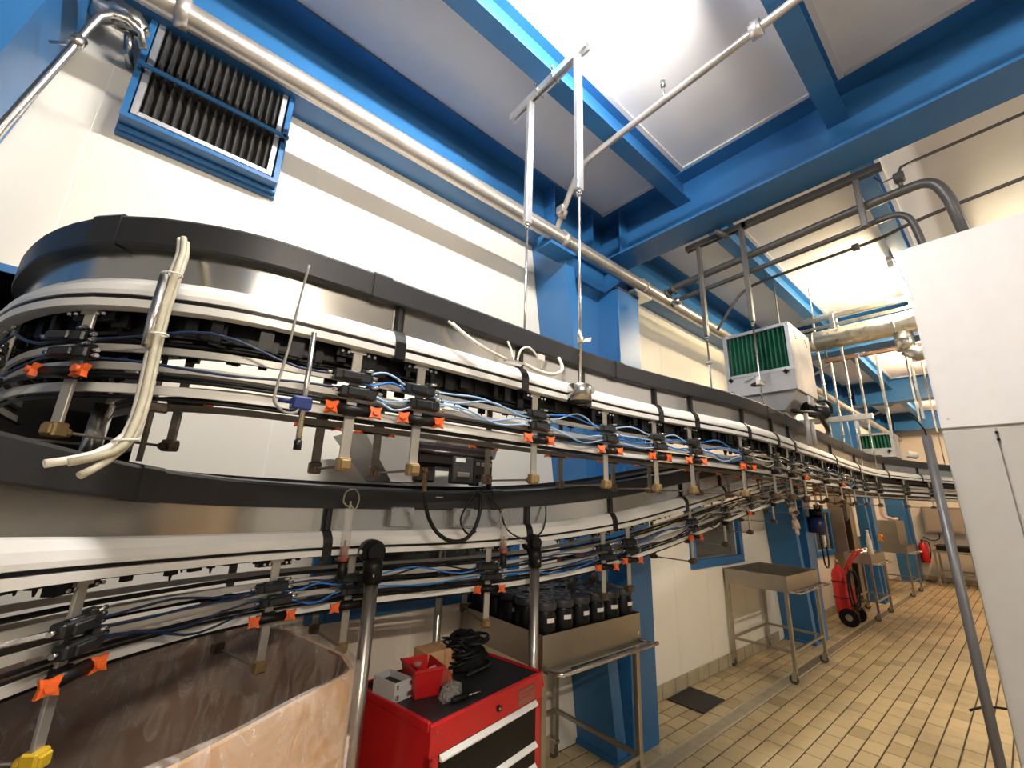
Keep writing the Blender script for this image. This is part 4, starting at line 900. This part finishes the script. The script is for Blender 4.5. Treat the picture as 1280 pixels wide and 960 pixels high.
def wall_ring(A, za, Bq, zb, flip=False):
    V = [(p.x, p.y, za) for p in A] + [(p.x, p.y, zb) for p in Bq]
    return V, [((k, (k + 1) % n, n + (k + 1) % n, n + k) if not flip else (k, n + k, n + (k + 1) % n, (k + 1) % n)) for k in range(n)]
MB().add(*wall_ring(O, 0, O, BZ)).add(*wall_ring(O, BZ, I_, BZ)).build('outer_wall', m_card, t, off)
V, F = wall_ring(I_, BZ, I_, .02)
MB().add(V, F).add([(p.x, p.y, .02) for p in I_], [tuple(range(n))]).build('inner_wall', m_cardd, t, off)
rr = random.Random(11)
ph = [rr.uniform(0, 6.28) for _ in range(40)]
def wr(k, z, a):
    u = k / n * 2 * PI
    return a * (math.sin(u * 17 + z * 9 + ph[0]) * .5 + math.sin(u * 29 - z * 21 + ph[1]) * .35 + math.sin(u * 47 + z * 33 + ph[2]) * .3 + math.sin(u * 9 + z * 41 + ph[3]) * .4)
c = Vector((-.03, 1.63, 0)); rows_ = []
prof = [(.16, .35), (.12, .5), (.09, .62), (.07, .72), (.055, .8), (.045, .87), (.035, .93), (.03, .98), (.026, 1.03), (.022, 1.07), (.014, 1.105), (-.002, 1.112), (-.014, 1.10), (-.019, 1.07), (-.020, 1.03), (-.021, .98), (-.022, .93), (-.022, .88), (-.021, .83), (-.022, .79)]
for j, (s, z) in enumerate(prof):
    r_ = ring(sh=s); row = []
    for k, p in enumerate(r_):
        a = .012 if j < 9 else (.003 if j < 13 else .006)
        d = (c - p).normalized(); w_ = wr(k, z, a)
        if j < 9: w_ = abs(w_)
        elif j >= 12: w_ = -abs(w_)
        zz = z + (.03 * math.sin(k * .33) + .02 * math.sin(k * .9)) * (1 if j in (0, len(prof) - 1) else .15 if j in (10, 11) else .3)
        row.append((p.x + d.x * w_, p.y + d.y * w_, zz))
    rows_.append(row)
V = [p for r_ in rows_ for p in r_]; F = []
for j in range(len(prof) - 1): F += [(j * n + k, j * n + (k + 1) % n, (j + 1) * n + (k + 1) % n, (j + 1) * n + k) for k in range(n)]
MB().add(V, F, True).build('plastic_liner', m_film, t, off)
MB().bbox(.588, .598, 1.39, 1.43, .70, .92, .001).build('white_strip', m_wpaper, t, off)
MB().box(.30, .42, 1.168, 1.176, .88, .93, T(.36, 1.17, .9) @ RZ(.52) @ T(-.36, -1.17, -.9)).build('white_strip', m_wpaper, t, off)

# ================================================================== RED TOOL CHEST
CA = math.radians(10.6); cu_ = Vector((math.cos(CA), math.sin(CA), 0)); cv_ = Vector((-math.sin(CA), math.cos(CA), 0))
A0 = Vector((.847, 1.348, 0)); CWd, CDp, CH = .605, .43, .90
cen = A0 + cu_ * CWd / 2 + cv_ * CDp / 2
def CWp(u, v): return A0 + cu_ * u + cv_ * v
t = thing('tool_chest', 'red roller tool chest with black drawers and black top mat', 'tool chest', (cen.x, cen.y, 0), CA)
hw, hd = CWd / 2, CDp / 2
MB().box(-hw, -hw + .012, -hd, hd, .10, CH - .02).box(hw - .012, hw, -hd, hd, .10, CH - .02).box(-hw, hw, hd - .012, hd, .10, CH - .02).box(-hw, hw, -hd, hd, .10, .115).box(-hw + .012, hw - .012, -hd + .02, hd - .012, CH - .03, CH - .02).build('body', m_red, t)
MB().bbox(-hw - .003, hw + .003, -hd - .004, -hd + .012, CH - .095, CH - .004, .004).build('top_front', m_red, t)
MB().box(-hw, -hw + .038, -hd, -hd + .03, .10, CH - .095).build('front_jamb', m_red, t); MB().box(hw - .038, hw, -hd, -hd + .03, .10, CH - .095).build('front_jamb', m_red, t)
MB().bbox(-hw - .003, -hw + .012, -hd + .012, hd + .003, CH - .03, CH, .003).bbox(hw - .012, hw + .003, -hd + .012, hd + .003, CH - .03, CH, .003).bbox(-hw + .012, hw - .012, hd - .012, hd + .003, CH - .03, CH, .003).bbox(-hw + .012, hw - .012, -hd, -hd + .010, CH - .02, CH - .003, .003).build('top_rim', m_red, t)
MB().bbox(-hw + .012, hw - .012, -hd + .010, hd - .012, CH - .02, CH - .006, .002).build('top_mat', m_rubber, t)
zz = CH - .098
for hgt in (.142, .074, .074, .118, .118, .118):
    d = MB().bbox(-hw + .040, hw - .040, -hd - .002, -hd + .02, zz - hgt + .004, zz, .003).build('drawer', m_drawer, t)
    MB().prism([(-.002, .003), (-.014, -.010), (-.014, -.015), (-.002, -.015)], -hw + .040, hw - .040, T(0, -hd, zz) @ Matrix(((0, 0, 1, 0), (1, 0, 0, 0), (0, 1, 0, 0), (0, 0, 0, 1)))).build('drawer_handle', m_alu, d)
    MB().box(-hw + .042, hw - .042, -hd + .02, hd - .03, zz - hgt + .01, zz - .03).build('drawer_box', m_drawer, d)
    zz -= hgt
    if zz < .16: break
l = MB().tube([(.02, -hd - .004, CH - .052), (.02, -hd - .010, CH - .052)], .011, 12).build('lock', m_black, t)
MB().tube([(.02, -hd - .010, CH - .052), (.02, -hd - .012, CH - .052)], .005, 8).build('key_slot', m_fit, l)
np_ = MB().bbox(hw - .16, hw - .055, -hd - .007, -hd - .003, CH - .085, CH - .03, .001).build('name_plate', mat('reddish_metal_plate', (.36, .20, .17), .35, .7, var=.25, scale=60, stretch=(1, 1, 6)), t)
tag(MB().box(hw - .15, hw - .065, -hd - .0078, -hd - .007, CH - .050, CH - .045).box(hw - .15, hw - .08, -hd - .0078, -hd - .007, CH - .063, CH - .058).build('plate_lines', m_redp, np_), None, None, kind='stuff')
for e in (-1,): MB().tube([(-hw + .02, -hd - .005, CH - .03), (-hw + .02, -hd - .008, CH - .03)], .006, 8).build('front_screw', m_redbrown, t)
h = MB().tube([(hw + .003, -hd + .006, CH - .03), (hw + .016, -hd + .010, CH - .045), (hw + .016, -hd + .020, CH - .075), (hw + .003, -hd + .024, CH - .09)], .009, 8).build('side_handle', m_red, t)
MB().tube([(hw + .003, -hd + .016, CH - .055), (hw + .022, -hd + .014, CH - .055)], .016, 10).build('handle_boss', m_redp, h)
for x in (-1, 1):
    for y in (-1, 1):
        c_ = MB().tube([(x * (hw - .06) - .018, y * (hd - .06), .045), (x * (hw - .06) + .018, y * (hd - .06), .045)], .045, 16).build('caster', m_black, t)
        MB().bbox(x * (hw - .06) - .026, x * (hw - .06) + .026, y * (hd - .06) - .02, y * (hd - .06) + .02, .08, .10, .003).box(x * (hw - .06) - .024, x * (hw - .06) - .02, y * (hd - .06) - .014, y * (hd - .06) + .014, .04, .09).box(x * (hw - .06) + .02, x * (hw - .06) + .024, y * (hd - .06) - .014, y * (hd - .06) + .014, .04, .09).build('caster_fork', m_tray, c_)
ZT = CH - .0055
# things on the chest
def put(name, label, cat, u, v, rz=0, group=None): p = CWp(u, v); return thing(name, label, cat, (p.x, p.y, ZT), CA + rz, group)
t = put('metal_case', 'small open grey metal case at the left rear corner of the tool chest', 'case', .040, .27, .05)
MB().bbox(-.038, .038, -.062, -.058, 0, .062, .001).bbox(-.038, .038, .058, .062, 0, .062, .001).bbox(-.038, -.034, -.058, .058, 0, .062, .001).bbox(.034, .038, -.058, .058, 0, .062, .001).box(-.034, .034, -.058, .058, 0, .003).build('body', m_ffu, t)
c_ = MB()
for x, y in ((-.03, -.066), (.03, -.066), (.02, -.066)): c_.bbox(x - .006, x + .006, y - .004, y + .004, .01, .025, .002)
for x in (-.03, .03): c_.bbox(x - .006, x + .006, -.066, -.060, .04, .055, .002)
tag(c_.build('clasps', m_fit, t), None, None, kind='stuff')
MB().bbox(-.03, .028, -.05, .05, .003, .045, .006).build('foam_insert', m_black, t)
t = put('red_bin', 'small red plastic bin full of odds and ends on the tool chest', 'bin', .136, .222, -.3)
def open_tub(a0, b0, a1, b1, h, th, m, par, nm='tub'):
    V = []
    for (a, b, z) in ((a0, b0, 0), (a1, b1, h), (a1 - th, b1 - th, h), (a0 - th, b0 - th, th)): V += [(-a, -b, z), (a, -b, z), (a, b, z), (-a, b, z)]
    F = [(3, 2, 1, 0), (12, 13, 14, 15)]
    for L in range(3):
        for k in range(4): F.append((L * 4 + k, L * 4 + (k + 1) % 4, L * 4 + 4 + (k + 1) % 4, L * 4 + 4 + k))
    return MB().add(V, F).build(nm, m, par)
open_tub(.045, .058, .058, .072, .095, .004, m_redp, t)
MB().bbox(-.062, .062, -.078, -.070, .086, .097, .002).bbox(-.062, -.055, -.07, .076, .088, .097, .002).build('rim_lip', m_redp, t)
m_skin = mat('pink_rubber_cap', (.42, .12, .10), .45)
a = put('rubber_cap', 'pinkish rubber cap lying on top of the small red bin', 'cap', .122, .235); a.location.z = ZT + .088
MB().lathe([(.0, -.008), (.016, -.006), (.018, .004), (.012, .012), (0, .014)], 14).build('cap', m_skin, a)
a = put('glue_tube', 'white tube sticking out of the small red bin', 'tube', .148, .195, .2); a.location.z = ZT + .064
MB().tube([(-.032, 0, .0), (.010, 0, .006), (.034, 0, .008)], [.010, .0105, .008], 10).build('tube_body', m_wpaper, a); MB().tube([(-.032, 0, 0), (-.046, 0, -.004)], .006, 8).build('tube_nozzle', m_black, a)
a = put('red_rag', 'crumpled red rag beside the small red bin', 'rag', .232, .195, .3)
rr = random.Random(5); mb = MB(); mb.lathe([(.025, 0), (.032, .012), (.026, .03), (.014, .045), (.004, .05)], 14)
mb.v = [(x * (1 + rr.uniform(-.22, .22)), y * (1 + rr.uniform(-.22, .22)), z * (1 + rr.uniform(-.15, .25))) for x, y, z in mb.v]; mb.build('cloth', mat('red_brown_cloth', (.36, .06, .04), .8, var=.3, scale=40), a)
t = put('cardboard_box', 'small brown cardboard box with white labels on the tool chest', 'box', .288, .31, -.10)
MB().bbox(-.082, .082, -.052, .052, 0, .098, .002).build('carton', m_card, t)
MB().box(-.003, .003, -.0525, .0525, .0, .0985).build('tape', mat('brown_tape', (.36, .22, .11), .3), t)
MB().box(.0822, .083, -.03, .025, .028, .072).build('side_label', m_wpaper, t); MB().box(.03, .065, -.01, .028, .0982, .0988).build('top_label', m_wpaper, t)
t = put('cable_bundle', 'tangled bundle of black cables and straps on the tool chest', 'cable', .42, .27, 0)
rr = random.Random(21)
for k in range(44):
    a0 = rr.uniform(0, 6.28); r0 = rr.uniform(.035, .10); h = rr.uniform(.03, .19) ; tl = rr.uniform(-.7, .7); P = []
    cx, cy = rr.uniform(-.06, .05), rr.uniform(-.045, .045); h = min(h, .17 - 1.1 * abs(cx)); ax_ = rr.uniform(0, 6.28)
    for j in range(13):
        a = a0 + j / 12 * 5.2; P.append((cx + r0 * math.cos(a) * (1 - h * 2.0), cy + r0 * .8 * math.sin(a) * (1 - h * 1.6), min(.122, max(.006, h * .72 + r0 * tl * math.sin(a + ax_) + .006))))
    MB().tube(P, rr.uniform(.004, .008), 6).build('cable_loop', m_black, t)
for k in range(4):
    a0 = .6 * k; P = [(-.02 - .02 * k, -.05 - .012 * k, .008), (.03, -.085 - .006 * k, .01 + .004 * k), (.085, -.06, .014), (.11, -.01 + .01 * k, .02), (.09, .03, .05)]
    MB().tube(catmull(P, .02), .006, 6).build('cable_loop', m_chan, t)
mb = MB().lathe([(.085, 0), (.098, .015), (.088, .045), (.062, .085), (.03, .115), (.003, .125)], 18)
mb.v = [(x * (1 + rr.uniform(-.14, .14)), y * .85 * (1 + rr.uniform(-.14, .14)), z * (1 + rr.uniform(-.2, .2))) for x, y, z in mb.v]
mb.build('cloth_core', mat('black_webbing', (.005, .005, .0055), .7, spec=.2), t)
t = put('plastic_bag', 'small clear plastic bag with a tool at the front of the tool chest', 'bag', .175, .105, .4)
mb = MB().lathe([(.035, 0), (.044, .012), (.036, .03), (.016, .042), (.002, .046)], 16)
mb.v = [(x * 1.5 * (1 + rr.uniform(-.2, .2)), y * .8 * (1 + rr.uniform(-.25, .25)), z * (1 + rr.uniform(-.2, .3))) for x, y, z in mb.v]; mb.build('film', m_bagf, t)
MB().bbox(-.03, .03, -.012, .012, .004, .02, .004).build('contents', m_tray, t)
t = put('hand_tool', 'black handled hand tool lying near the front edge of the tool chest', 'tool', .20, .05, -.2)
MB().tube([(-.06, 0, .011), (-.045, 0, .012), (.01, 0, .012)], [.008, .0115, .009], 10).build('grip', m_black, t); MB().tube([(.01, 0, .012), (.065, 0, .012)], .004, 8).build('shaft', m_fit, t)

# ================================================================== TROLLEYS
KID = {}
def trolley(x0, x1, y0, y1, zt, label, th=.15):
    cx, cy = (x0 + x1) / 2, (y0 + y1) / 2; t = thing('steel_trolley', label, 'trolley', (cx, cy, 0)); off = (cx, cy, 0); b = zt - th
    MB().bbox(x0, x1, y0, y0 + .004, b, zt, .0012).bbox(x0, x1, y1 - .004, y1, b, zt, .0012).bbox(x0, x0 + .004, y0 + .004, y1 - .004, b, zt, .0012).bbox(x1 - .004, x1, y0 + .004, y1 - .004, b, zt, .0012).box(x0 + .004, x1 - .004, y0 + .004, y1 - .004, b, b + .004).build('tray', m_tray, t, off)
    q = .016; leg = None
    for x in (x0 + .02, x1 - .02):
        for y in (y0 + .025, y1 - .02):
            MB().bbox(x - q, x + q, y - q, y + q, .11, b, .003).build('leg', m_tray, t, off)
            k = MB().tube([(x - .011, y + .022, .04), (x + .011, y + .022, .04)], .04, 16).build('caster', mat('grey_caster_rubber', (.10, .095, .085), .5), t, off)
            MB().bbox(x - .02, x + .02, y - .02, y + .025, .088, .11, .003).box(x - .018, x - .014, y - .005, y + .035, .03, .09).box(x + .014, x + .018, y - .005, y + .035, .03, .09).tube([(x - .02, y + .022, .04), (x + .02, y + .022, .04)], .008, 8).build('caster_fork', m_fit, k, off)
    zr = .27
    for y in (y0 + .025, y1 - .02): MB().bbox(x0 + .036, x1 - .036, y - .012, y + .012, zr - .012, zr + .012, .003).build('rail', m_tray, t, off)
    for x in (x0 + .02, x1 - .02): MB().bbox(x - .012, x + .012, y0 + .041, y1 - .036, zr - .012, zr + .012, .003).build('rail', m_tray, t, off)
    h = MB().tube([(x0 + .01, y0, b + .012), (x0 + .01, y0 - .085, b + .012), (x0 + .025, y0 - .10, b + .012), (x1 + .01, y0 - .10, b + .012)], .011, 10).tube([(x1 - .02, y0, b + .012), (x1 - .02, y0 - .10, b + .012)], .008, 8).build('push_handle', m_ss, t, off)
    MB().bbox(x0, x1, y0 - .03, y0, b - .004, b + .004, .001).build('lip', m_tray, t, off)
    MB().tube([(x1 - .03, y0 - .004, b + .05), (x1 - .03, y0, b + .05)], .009, 8).build('rivet', m_fit, h, off)
    return t, off
trolley(1.575, 2.37, 1.585, 2.262, .98, 'steel trolley loaded with black jars beside the red tool chest')
trolley(5.02, 6.0, 1.665, 2.27, .945, 'empty steel trolley with castors below the second wall window')
trolley(8.80, 9.78, 1.70, 2.04, .945, 'steel trolley holding steel discs in front of the steel cabinet')
trolley(11.9, 12.9, 1.70, 2.28, .945, 'furthest steel trolley carrying a steel hood')
# black jars
proto = thing('black_jar', 'x', 'jar', (0, 0, 0)); JB = .98 - .15 + .0045
m_jar = mat('black_jar_plastic', (.004, .004, .0045), .30, var=.1, spec=.3); m_lid = mat('dark_jar_lid', (.035, .036, .042), .42, var=.15, scale=25)
jb = MB().lathe([(.055, 0), (.061, .006), (.061, .215), (.055, .23), (.055, .245)], 20).build('body', m_jar, proto)
jl = MB().lathe([(.062, .24), (.063, .245), (.063, .272), (.060, .277), (.047, .277), (.045, .274), (.012, .274), (.011, .278), (.0, .278)], 20).build('lid', m_lid, proto)
lb = MB()
for k in range(6):
    a0, a1 = -PI / 2 + (-.36 + .12 * k), -PI / 2 + (-.36 + .12 * (k + 1)); r = .0617
    lb.add([(r * math.cos(a0), r * math.sin(a0), .188), (r * math.cos(a1), r * math.sin(a1), .188), (r * math.cos(a1), r * math.sin(a1), .208), (r * math.cos(a0), r * math.sin(a0), .208)], [(0, 1, 2, 3)])
lbl = lb.build('label', m_wpaper, proto)
KID[proto] = [jb, jl, lbl]
NX, NY = 6, 5; first = True; rr = random.Random(4)
RN = ['front', 'second', 'third', 'fourth', 'rearmost']; CN = ['first', 'second', 'third', 'fourth', 'fifth', 'sixth', 'seventh']
for j in range(NY):
    for i in range(NX):
        loc = (1.647 + .1298 * i, 1.657 + .1285 * j, JB); lab = 'black lidded jar, %s from the chest side in the %s row on the trolley' % (CN[i], RN[j])
        rz = rr.uniform(-.35, .5)
        if first: proto.location = loc; proto.rotation_euler = (0, 0, rz); proto['label'] = lab; proto['group'] = 'black jars on the steel trolley'; first = False
        else: copy_tree(proto, KID, loc, rz, lab, 'black jars on the steel trolley')

# mat, drain
t = thing('floor_mat', 'flat dark rubber mat lying by the skirting between wall column and floor drain', 'mat', (3.93, 2.11, 0), .01)
MB().bbox(-.20, .20, -.155, .155, .001, .010, .003).build('sheet', m_rubber, t)
t = thing('floor_drain', 'long slotted steel floor drain running along the wall', 'drain', (6, 1.792, 0), kind='structure'); off = (6, 1.792, 0)
m_drain = mat('pale_drain_steel', (.60, .52, .38), .5, .0, var=.15, scale=12)
MB().bbox(2.2, XF - .3, 1.738, 1.752, -.006, .003, .001).build('frame_edge', m_drain, t, off); MB().bbox(2.2, XF - .3, 1.833, 1.847, -.006, .003, .001).build('frame_edge', m_drain, t, off)
MB().box(2.2, XF - .3, 1.752, 1.833, -.006, -.0045).build('channel', m_dark, t, off)
g = MB()
x = 2.55
while x < 5.3: g.box(x, x + .011, 1.752, 1.833, -.004, .001); x += .0205
g.box(2.55, 5.3, 1.754, 1.760, -.004, .001).box(2.55, 5.3, 1.826, 1.832, -.004, .001)
tag(g.build('grating', m_drain, t, off), None, None, kind='stuff')
k = 0; x = 5.31
while x < XF - .4: MB().bbox(x, x + .98, 1.754, 1.831, -.004, .001, .001).build('cover_plate', mat('dirty_cover', (.30, .235, .15), .5, .2, var=.3, scale=8), t, off); x += .985
t = thing('white_scrap', 'tiny white scrap lying on the tiles', 'scrap', (5.58, 1.363, .0))
MB().bbox(-.012, .03, -.006, .008, .001, .008, .002).build('chip', m_wpaper, t)

# ================================================================== FAR THINGS ALONG THE WALL
t = thing('wheeled_extinguisher', 'red wheeled fire extinguisher with black hose beside the second column', 'fire extinguisher', (8.25, 1.95, 0)); off = (8.25, 1.95, 0)
MB().lathe([(.05, .10), (.088, .12), (.094, .16), (.094, .66), (.07, .73), (.035, .76), (.03, .80)], 20, (8.25, 2.02, 0)).build('cylinder', m_ext, t, off)
MB().tube([(8.25 - .06, 1.93, .72), (8.25 - .12, 1.86, .86), (8.25 - .15, 1.76, 1.0), (8.25 - .10, 1.70, 1.035), (8.25 + .10, 1.70, 1.035), (8.25 + .15, 1.76, 1.0), (8.25 + .12, 1.86, .86), (8.25 + .06, 1.93, .72)], .014, 8).build('handle', m_ext, t, off)
MB().tube([(8.17, 1.92, .75), (8.13, 1.88, .3), (8.15, 1.92, .12)], .012, 8).tube([(8.33, 1.92, .75), (8.37, 1.88, .3), (8.35, 1.92, .12)], .012, 8).tube([(8.06, 1.92, .12), (8.44, 1.92, .12)], .012, 8).build('frame', m_ext, t, off)
mb = MB(); P = []
for k in range(49): a = k / 48 * 2 * PI * 2.4; P.append((8.25 + .19 * math.cos(a) , 1.86 + .02 * math.sin(a * .4), .48 + .27 * math.sin(a)))
mb.tube(P, .013, 6).build('hose', m_black, t, off)
mb = MB(); 
for k in range(2): mb.tube([(8.25 + .10 * math.cos(a), 2.02 + .10 * math.sin(a), .35 + .22 * k) for a in [j * PI / 8 for j in range(16)]], .008, 5, closed=True)
mb.build('band', m_black, t, off)
for e in (-1, 1):
    x = 8.25 + e * .20
    w_ = MB().tube([(x - .022, 1.92, .12), (x + .022, 1.92, .12)], .12, 20).build('wheel', m_black, t, off)
    MB().tube([(x - .026, 1.92, .12), (x + .026, 1.92, .12)], .045, 12).build('hub', m_fit, w_, off)
MB().lathe([(.02, .80), (.03, .84), (.012, .87)], 10, (8.25, 2.02, 0)).build('valve', m_brass, t, off)
# steel cabinet and stuff before column three
t = thing('steel_cabinet', 'brown steel service cabinet with open dark slot left of the third column', 'cabinet', (9.72, 2.15, 0)); off = (9.72, 2.15, 0)
m_scab = mat('brownish_steel', (.33, .26, .19), .38, .6, var=.15, scale=4)
MB().box(9.30, 10.15, 2.12, 2.285, 0, .08).box(9.30, 9.33, 2.08, 2.285, .08, 2.1).box(10.12, 10.15, 2.08, 2.285, .08, 2.1).box(9.33, 10.12, 2.26, 2.285, .08, 2.1).box(9.33, 10.12, 2.08, 2.26, 2.07, 2.1).build('carcass', m_scab, t, off)
MB().bbox(9.70, 10.12, 2.07, 2.085, .08, 2.07, .003).build('door', m_scab, t, off)
MB().bbox(9.92, 10.09, 2.045, 2.07, 1.15, 2.02, .008).build('white_cover', m_hwhite, t, off)
MB().tube([(9.96, 2.035, 1.68), (9.96, 2.05, 1.68)], .03, 10).build('cover_knob', m_black, t, off)
MB().bbox(9.36, 9.66, 2.04, 2.2, 1.42, 1.78, .05).build('dark_tank', m_panelg, t, off)
MB().box(9.36, 9.68, 2.2, 2.22, .1, 1.0).build('inner_panel', m_black, t, off)
for k, (x, nm) in enumerate(((8.95, 'first'), (9.24, 'middle'), (9.53, 'last'))):
    t = thing('steel_disc', 'thick shiny steel disc, %s in the row on the trolley before the steel cabinet' % nm, 'disc', (x, 1.89, .80), group='steel discs on the trolley'); r = .125
    MB().lathe([(r, 0), (r, .10), (r * .93, .11), (r * .93, .14), (r, .145), (r, .165), (r * .3, .17), (r * .28, .2), (0, .2)], 20).build('disc', m_ss, t)
t = thing('white_bottle', 'tall white spray bottle standing on the trolley of steel discs', 'bottle', (9.10, 1.75, .80))
MB().lathe([(.035, 0), (.038, .01), (.038, .34), (.02, .40), (.016, .46)], 14).build('body', m_hwhite, t); MB().lathe([(.018, .46), (.018, .50), (.0, .505)], 10).build('cap', m_wpaper, t)
t = thing('push_button_box', 'yellow push button box on the third column', 'switch', (10.86, 1.93, 1.12))
MB().bbox(-.06, .06, -.06, 0, -.06, .06, .006).build('box', mat('yellow_orange_box', (.72, .33, .04), .4), t); MB().tube([(0, -.06, 0), (0, -.085, 0)], .03, 12).build('button', m_red, t)
# hood on the last trolley
t = thing('steel_hood', 'open steel hood box on the furthest trolley', 'hood', (12.4, 2.0, .80)); off = (12.4, 2.0, .80)
MB().box(11.95, 12.85, 1.80, 1.81, .88, 1.42).box(11.95, 11.96, 1.81, 2.25, .80, 1.42).box(12.84, 12.85, 1.81, 2.25, .80, 1.42).box(11.96, 12.84, 2.24, 2.25, .80, 1.42).box(11.96, 12.84, 1.81, 2.24, 1.41, 1.42).build('box', m_tray, t, off)
MB().bbox(11.95, 12.85, 1.76, 1.80, .80, .88, .004).build('front_lip', m_ss, t, off)
MB().tube(catmull([(11.7, 1.95, 1.75), (11.72, 1.95, 1.52), (11.9, 1.9, 1.48), (12.4, 1.9, 1.45), (12.8, 1.9, 1.46)], .06), .03, 8).build('pipe', m_pink, t, off)
for k, x in enumerate((11.35, 11.62)):
    t = thing('white_standpipe', ['thin white standpipe right of the third column', 'thick white standpipe left of the furthest trolley hood'][k], 'pipe', (x, 2.12, 0)); MB().tube([(0, 0, .005), (0, 0, 2.0)], .035 + .02 * k, 10).build('tube', m_hwhite, t)
    MB().tube([(0, 0, 1.72), (0, 0, 1.78)], .075, 10).build('collar', m_wpaper, t)
# small extinguisher, grey wall box, far table
t = thing('small_extinguisher', 'small red fire extinguisher hanging on the end wall', 'fire extinguisher', (15.08, 1.84, .50)); off = (15.08, 1.84, .50)
MB().lathe([(.07, .42), (.09, .44), (.09, .80), (.05, .88), (.025, .90), (.025, .94)], 16, (15.08, 1.84, 0)).build('cylinder', m_ext, t, off)
MB().box(15.0, 15.1, 1.82, 1.86, .93, .955).tube(catmull([(15.08, 1.80, .93), (15.05, 1.72, .9), (15.05, 1.72, .65), (15.08, 1.76, .5)], .06), .012, 6).build('valve_and_hose', m_black, t, off)
MB().box(15.17, 15.198, 1.80, 1.88, .55, .85).build('bracket', m_fit, t, off)
t = thing('wall_box', 'large grey box on the end wall above the small extinguisher', 'box', (15.05, 1.35, 1.2)); off = (15.05, 1.35, 1.2)
MB().bbox(14.95, 15.195, .70, 1.72, 1.14, 1.75, .01).build('casing', mat('grey_brown_box', (.34, .29, .245), .5), t, off); MB().bbox(14.935, 14.95, .74, 1.68, 1.18, 1.71, .004).build('cover', mat('grey_brown_box', (.34, .29, .245), .5), t, off)
MB().tube(catmull([(15.1, 1.5, 1.14), (15.1, 1.52, 1.0), (15.1, 1.66, .95), (15.1, 1.8, 1.02)], .05), .01, 6).build('cable', m_black, t, off)
t = thing('work_table', 'plain steel work table against the end wall', 'table', (14.6, 1.0, 0)); off = (14.6, 1.0, 0)
MB().bbox(14.2, 15.0, .2, 1.62, .73, .77, .004).build('table_top', m_tray, t, off)
for x in (14.25, 14.95):
    for y in (.25, 1.57): MB().bbox(x - .02, x + .02, y - .02, y + .02, 0, .73, .003).build('leg', m_tray, t, off)
MB().bbox(14.23, 14.27, .27, 1.55, .28, .32, .003).build('rail', m_tray, t, off); MB().bbox(14.93, 14.97, .27, 1.55, .28, .32, .003).build('rail', m_tray, t, off)
t = thing('dark_tray', 'dark tray lying on the work table at the end wall', 'tray', (14.6, 1.2, .77)); MB().bbox(-.3, .3, -.33, .33, .001, .10, .01).build('body', m_black, t); MB().bbox(-.32, .32, -.35, .35, .10, .12, .005).build('rim', m_chan, t)
# things hung on the second column
t = thing('geared_motor', 'navy blue motor with black cap fixed to the second column', 'motor', (6.92, 1.84, 1.45)); off = (6.92, 1.84, 1.45)
MB().tube([(6.90, 1.84, 1.30), (6.90, 1.84, 1.50)], .095, 18).tube([(6.90, 1.84, 1.39), (7.04, 1.84, 1.39)], .07, 14).bbox(6.85, 6.95, 1.86, 1.925, 1.33, 1.47, .004).build('body', mat('navy_motor', (.012, .022, .10), .35), t, off)
MB().tube([(6.90, 1.84, 1.50), (6.90, 1.84, 1.60)], .075, 18).bbox(6.84, 6.96, 1.76, 1.84, 1.58, 1.66, .006).build('fan_cap', m_black, t, off)
MB().bbox(6.93, 7.0, 1.79, 1.81, 1.12, 1.27, .004).build('tag_plate', m_hwhite, t, off)
MB().tube(catmull([(6.86, 1.82, 1.32), (6.82, 1.80, 1.10), (6.84, 1.80, .92), (6.92, 1.79, .88), (6.98, 1.79, .98), (6.97, 1.79, 1.15)], .04), .010, 6).build('cable', m_black, t, off)
t = thing('work_gloves', 'pair of pale work gloves hanging on the second column', 'gloves', (6.30, 1.93, 1.50)); off = (6.30, 1.93, 1.50)
for k, (x, z, s) in enumerate(((6.26, 1.53, 1), (6.31, 1.36, -1))):
    g = MB().tube([(x, 1.915, z + .10), (x + .005, 1.91, z + .05), (x + .01 * s, 1.905, z)], [.035, .042, .045], 10)
    for q in range(4): g.tube([(x - .033 + .022 * q, 1.905, z), (x - .04 + .027 * q + .01 * s, 1.90, z - .045), (x - .04 + .027 * q, 1.895, z - .085 + abs(q - 1.5) * .012)], [.0115, .0105, .008], 7)
    g.tube([(x + .035 * s, 1.905, z + .05), (x + .065 * s, 1.895, z + .02), (x + .075 * s, 1.89, z - .015)], [.013, .012, .009], 7)
    g.build('glove', m_pink, t, off)
MB().tube([(6.285, 1.95, 1.66), (6.285, 1.90, 1.66), (6.285, 1.895, 1.68)], .006, 6).build('hook', m_fit, t, off)
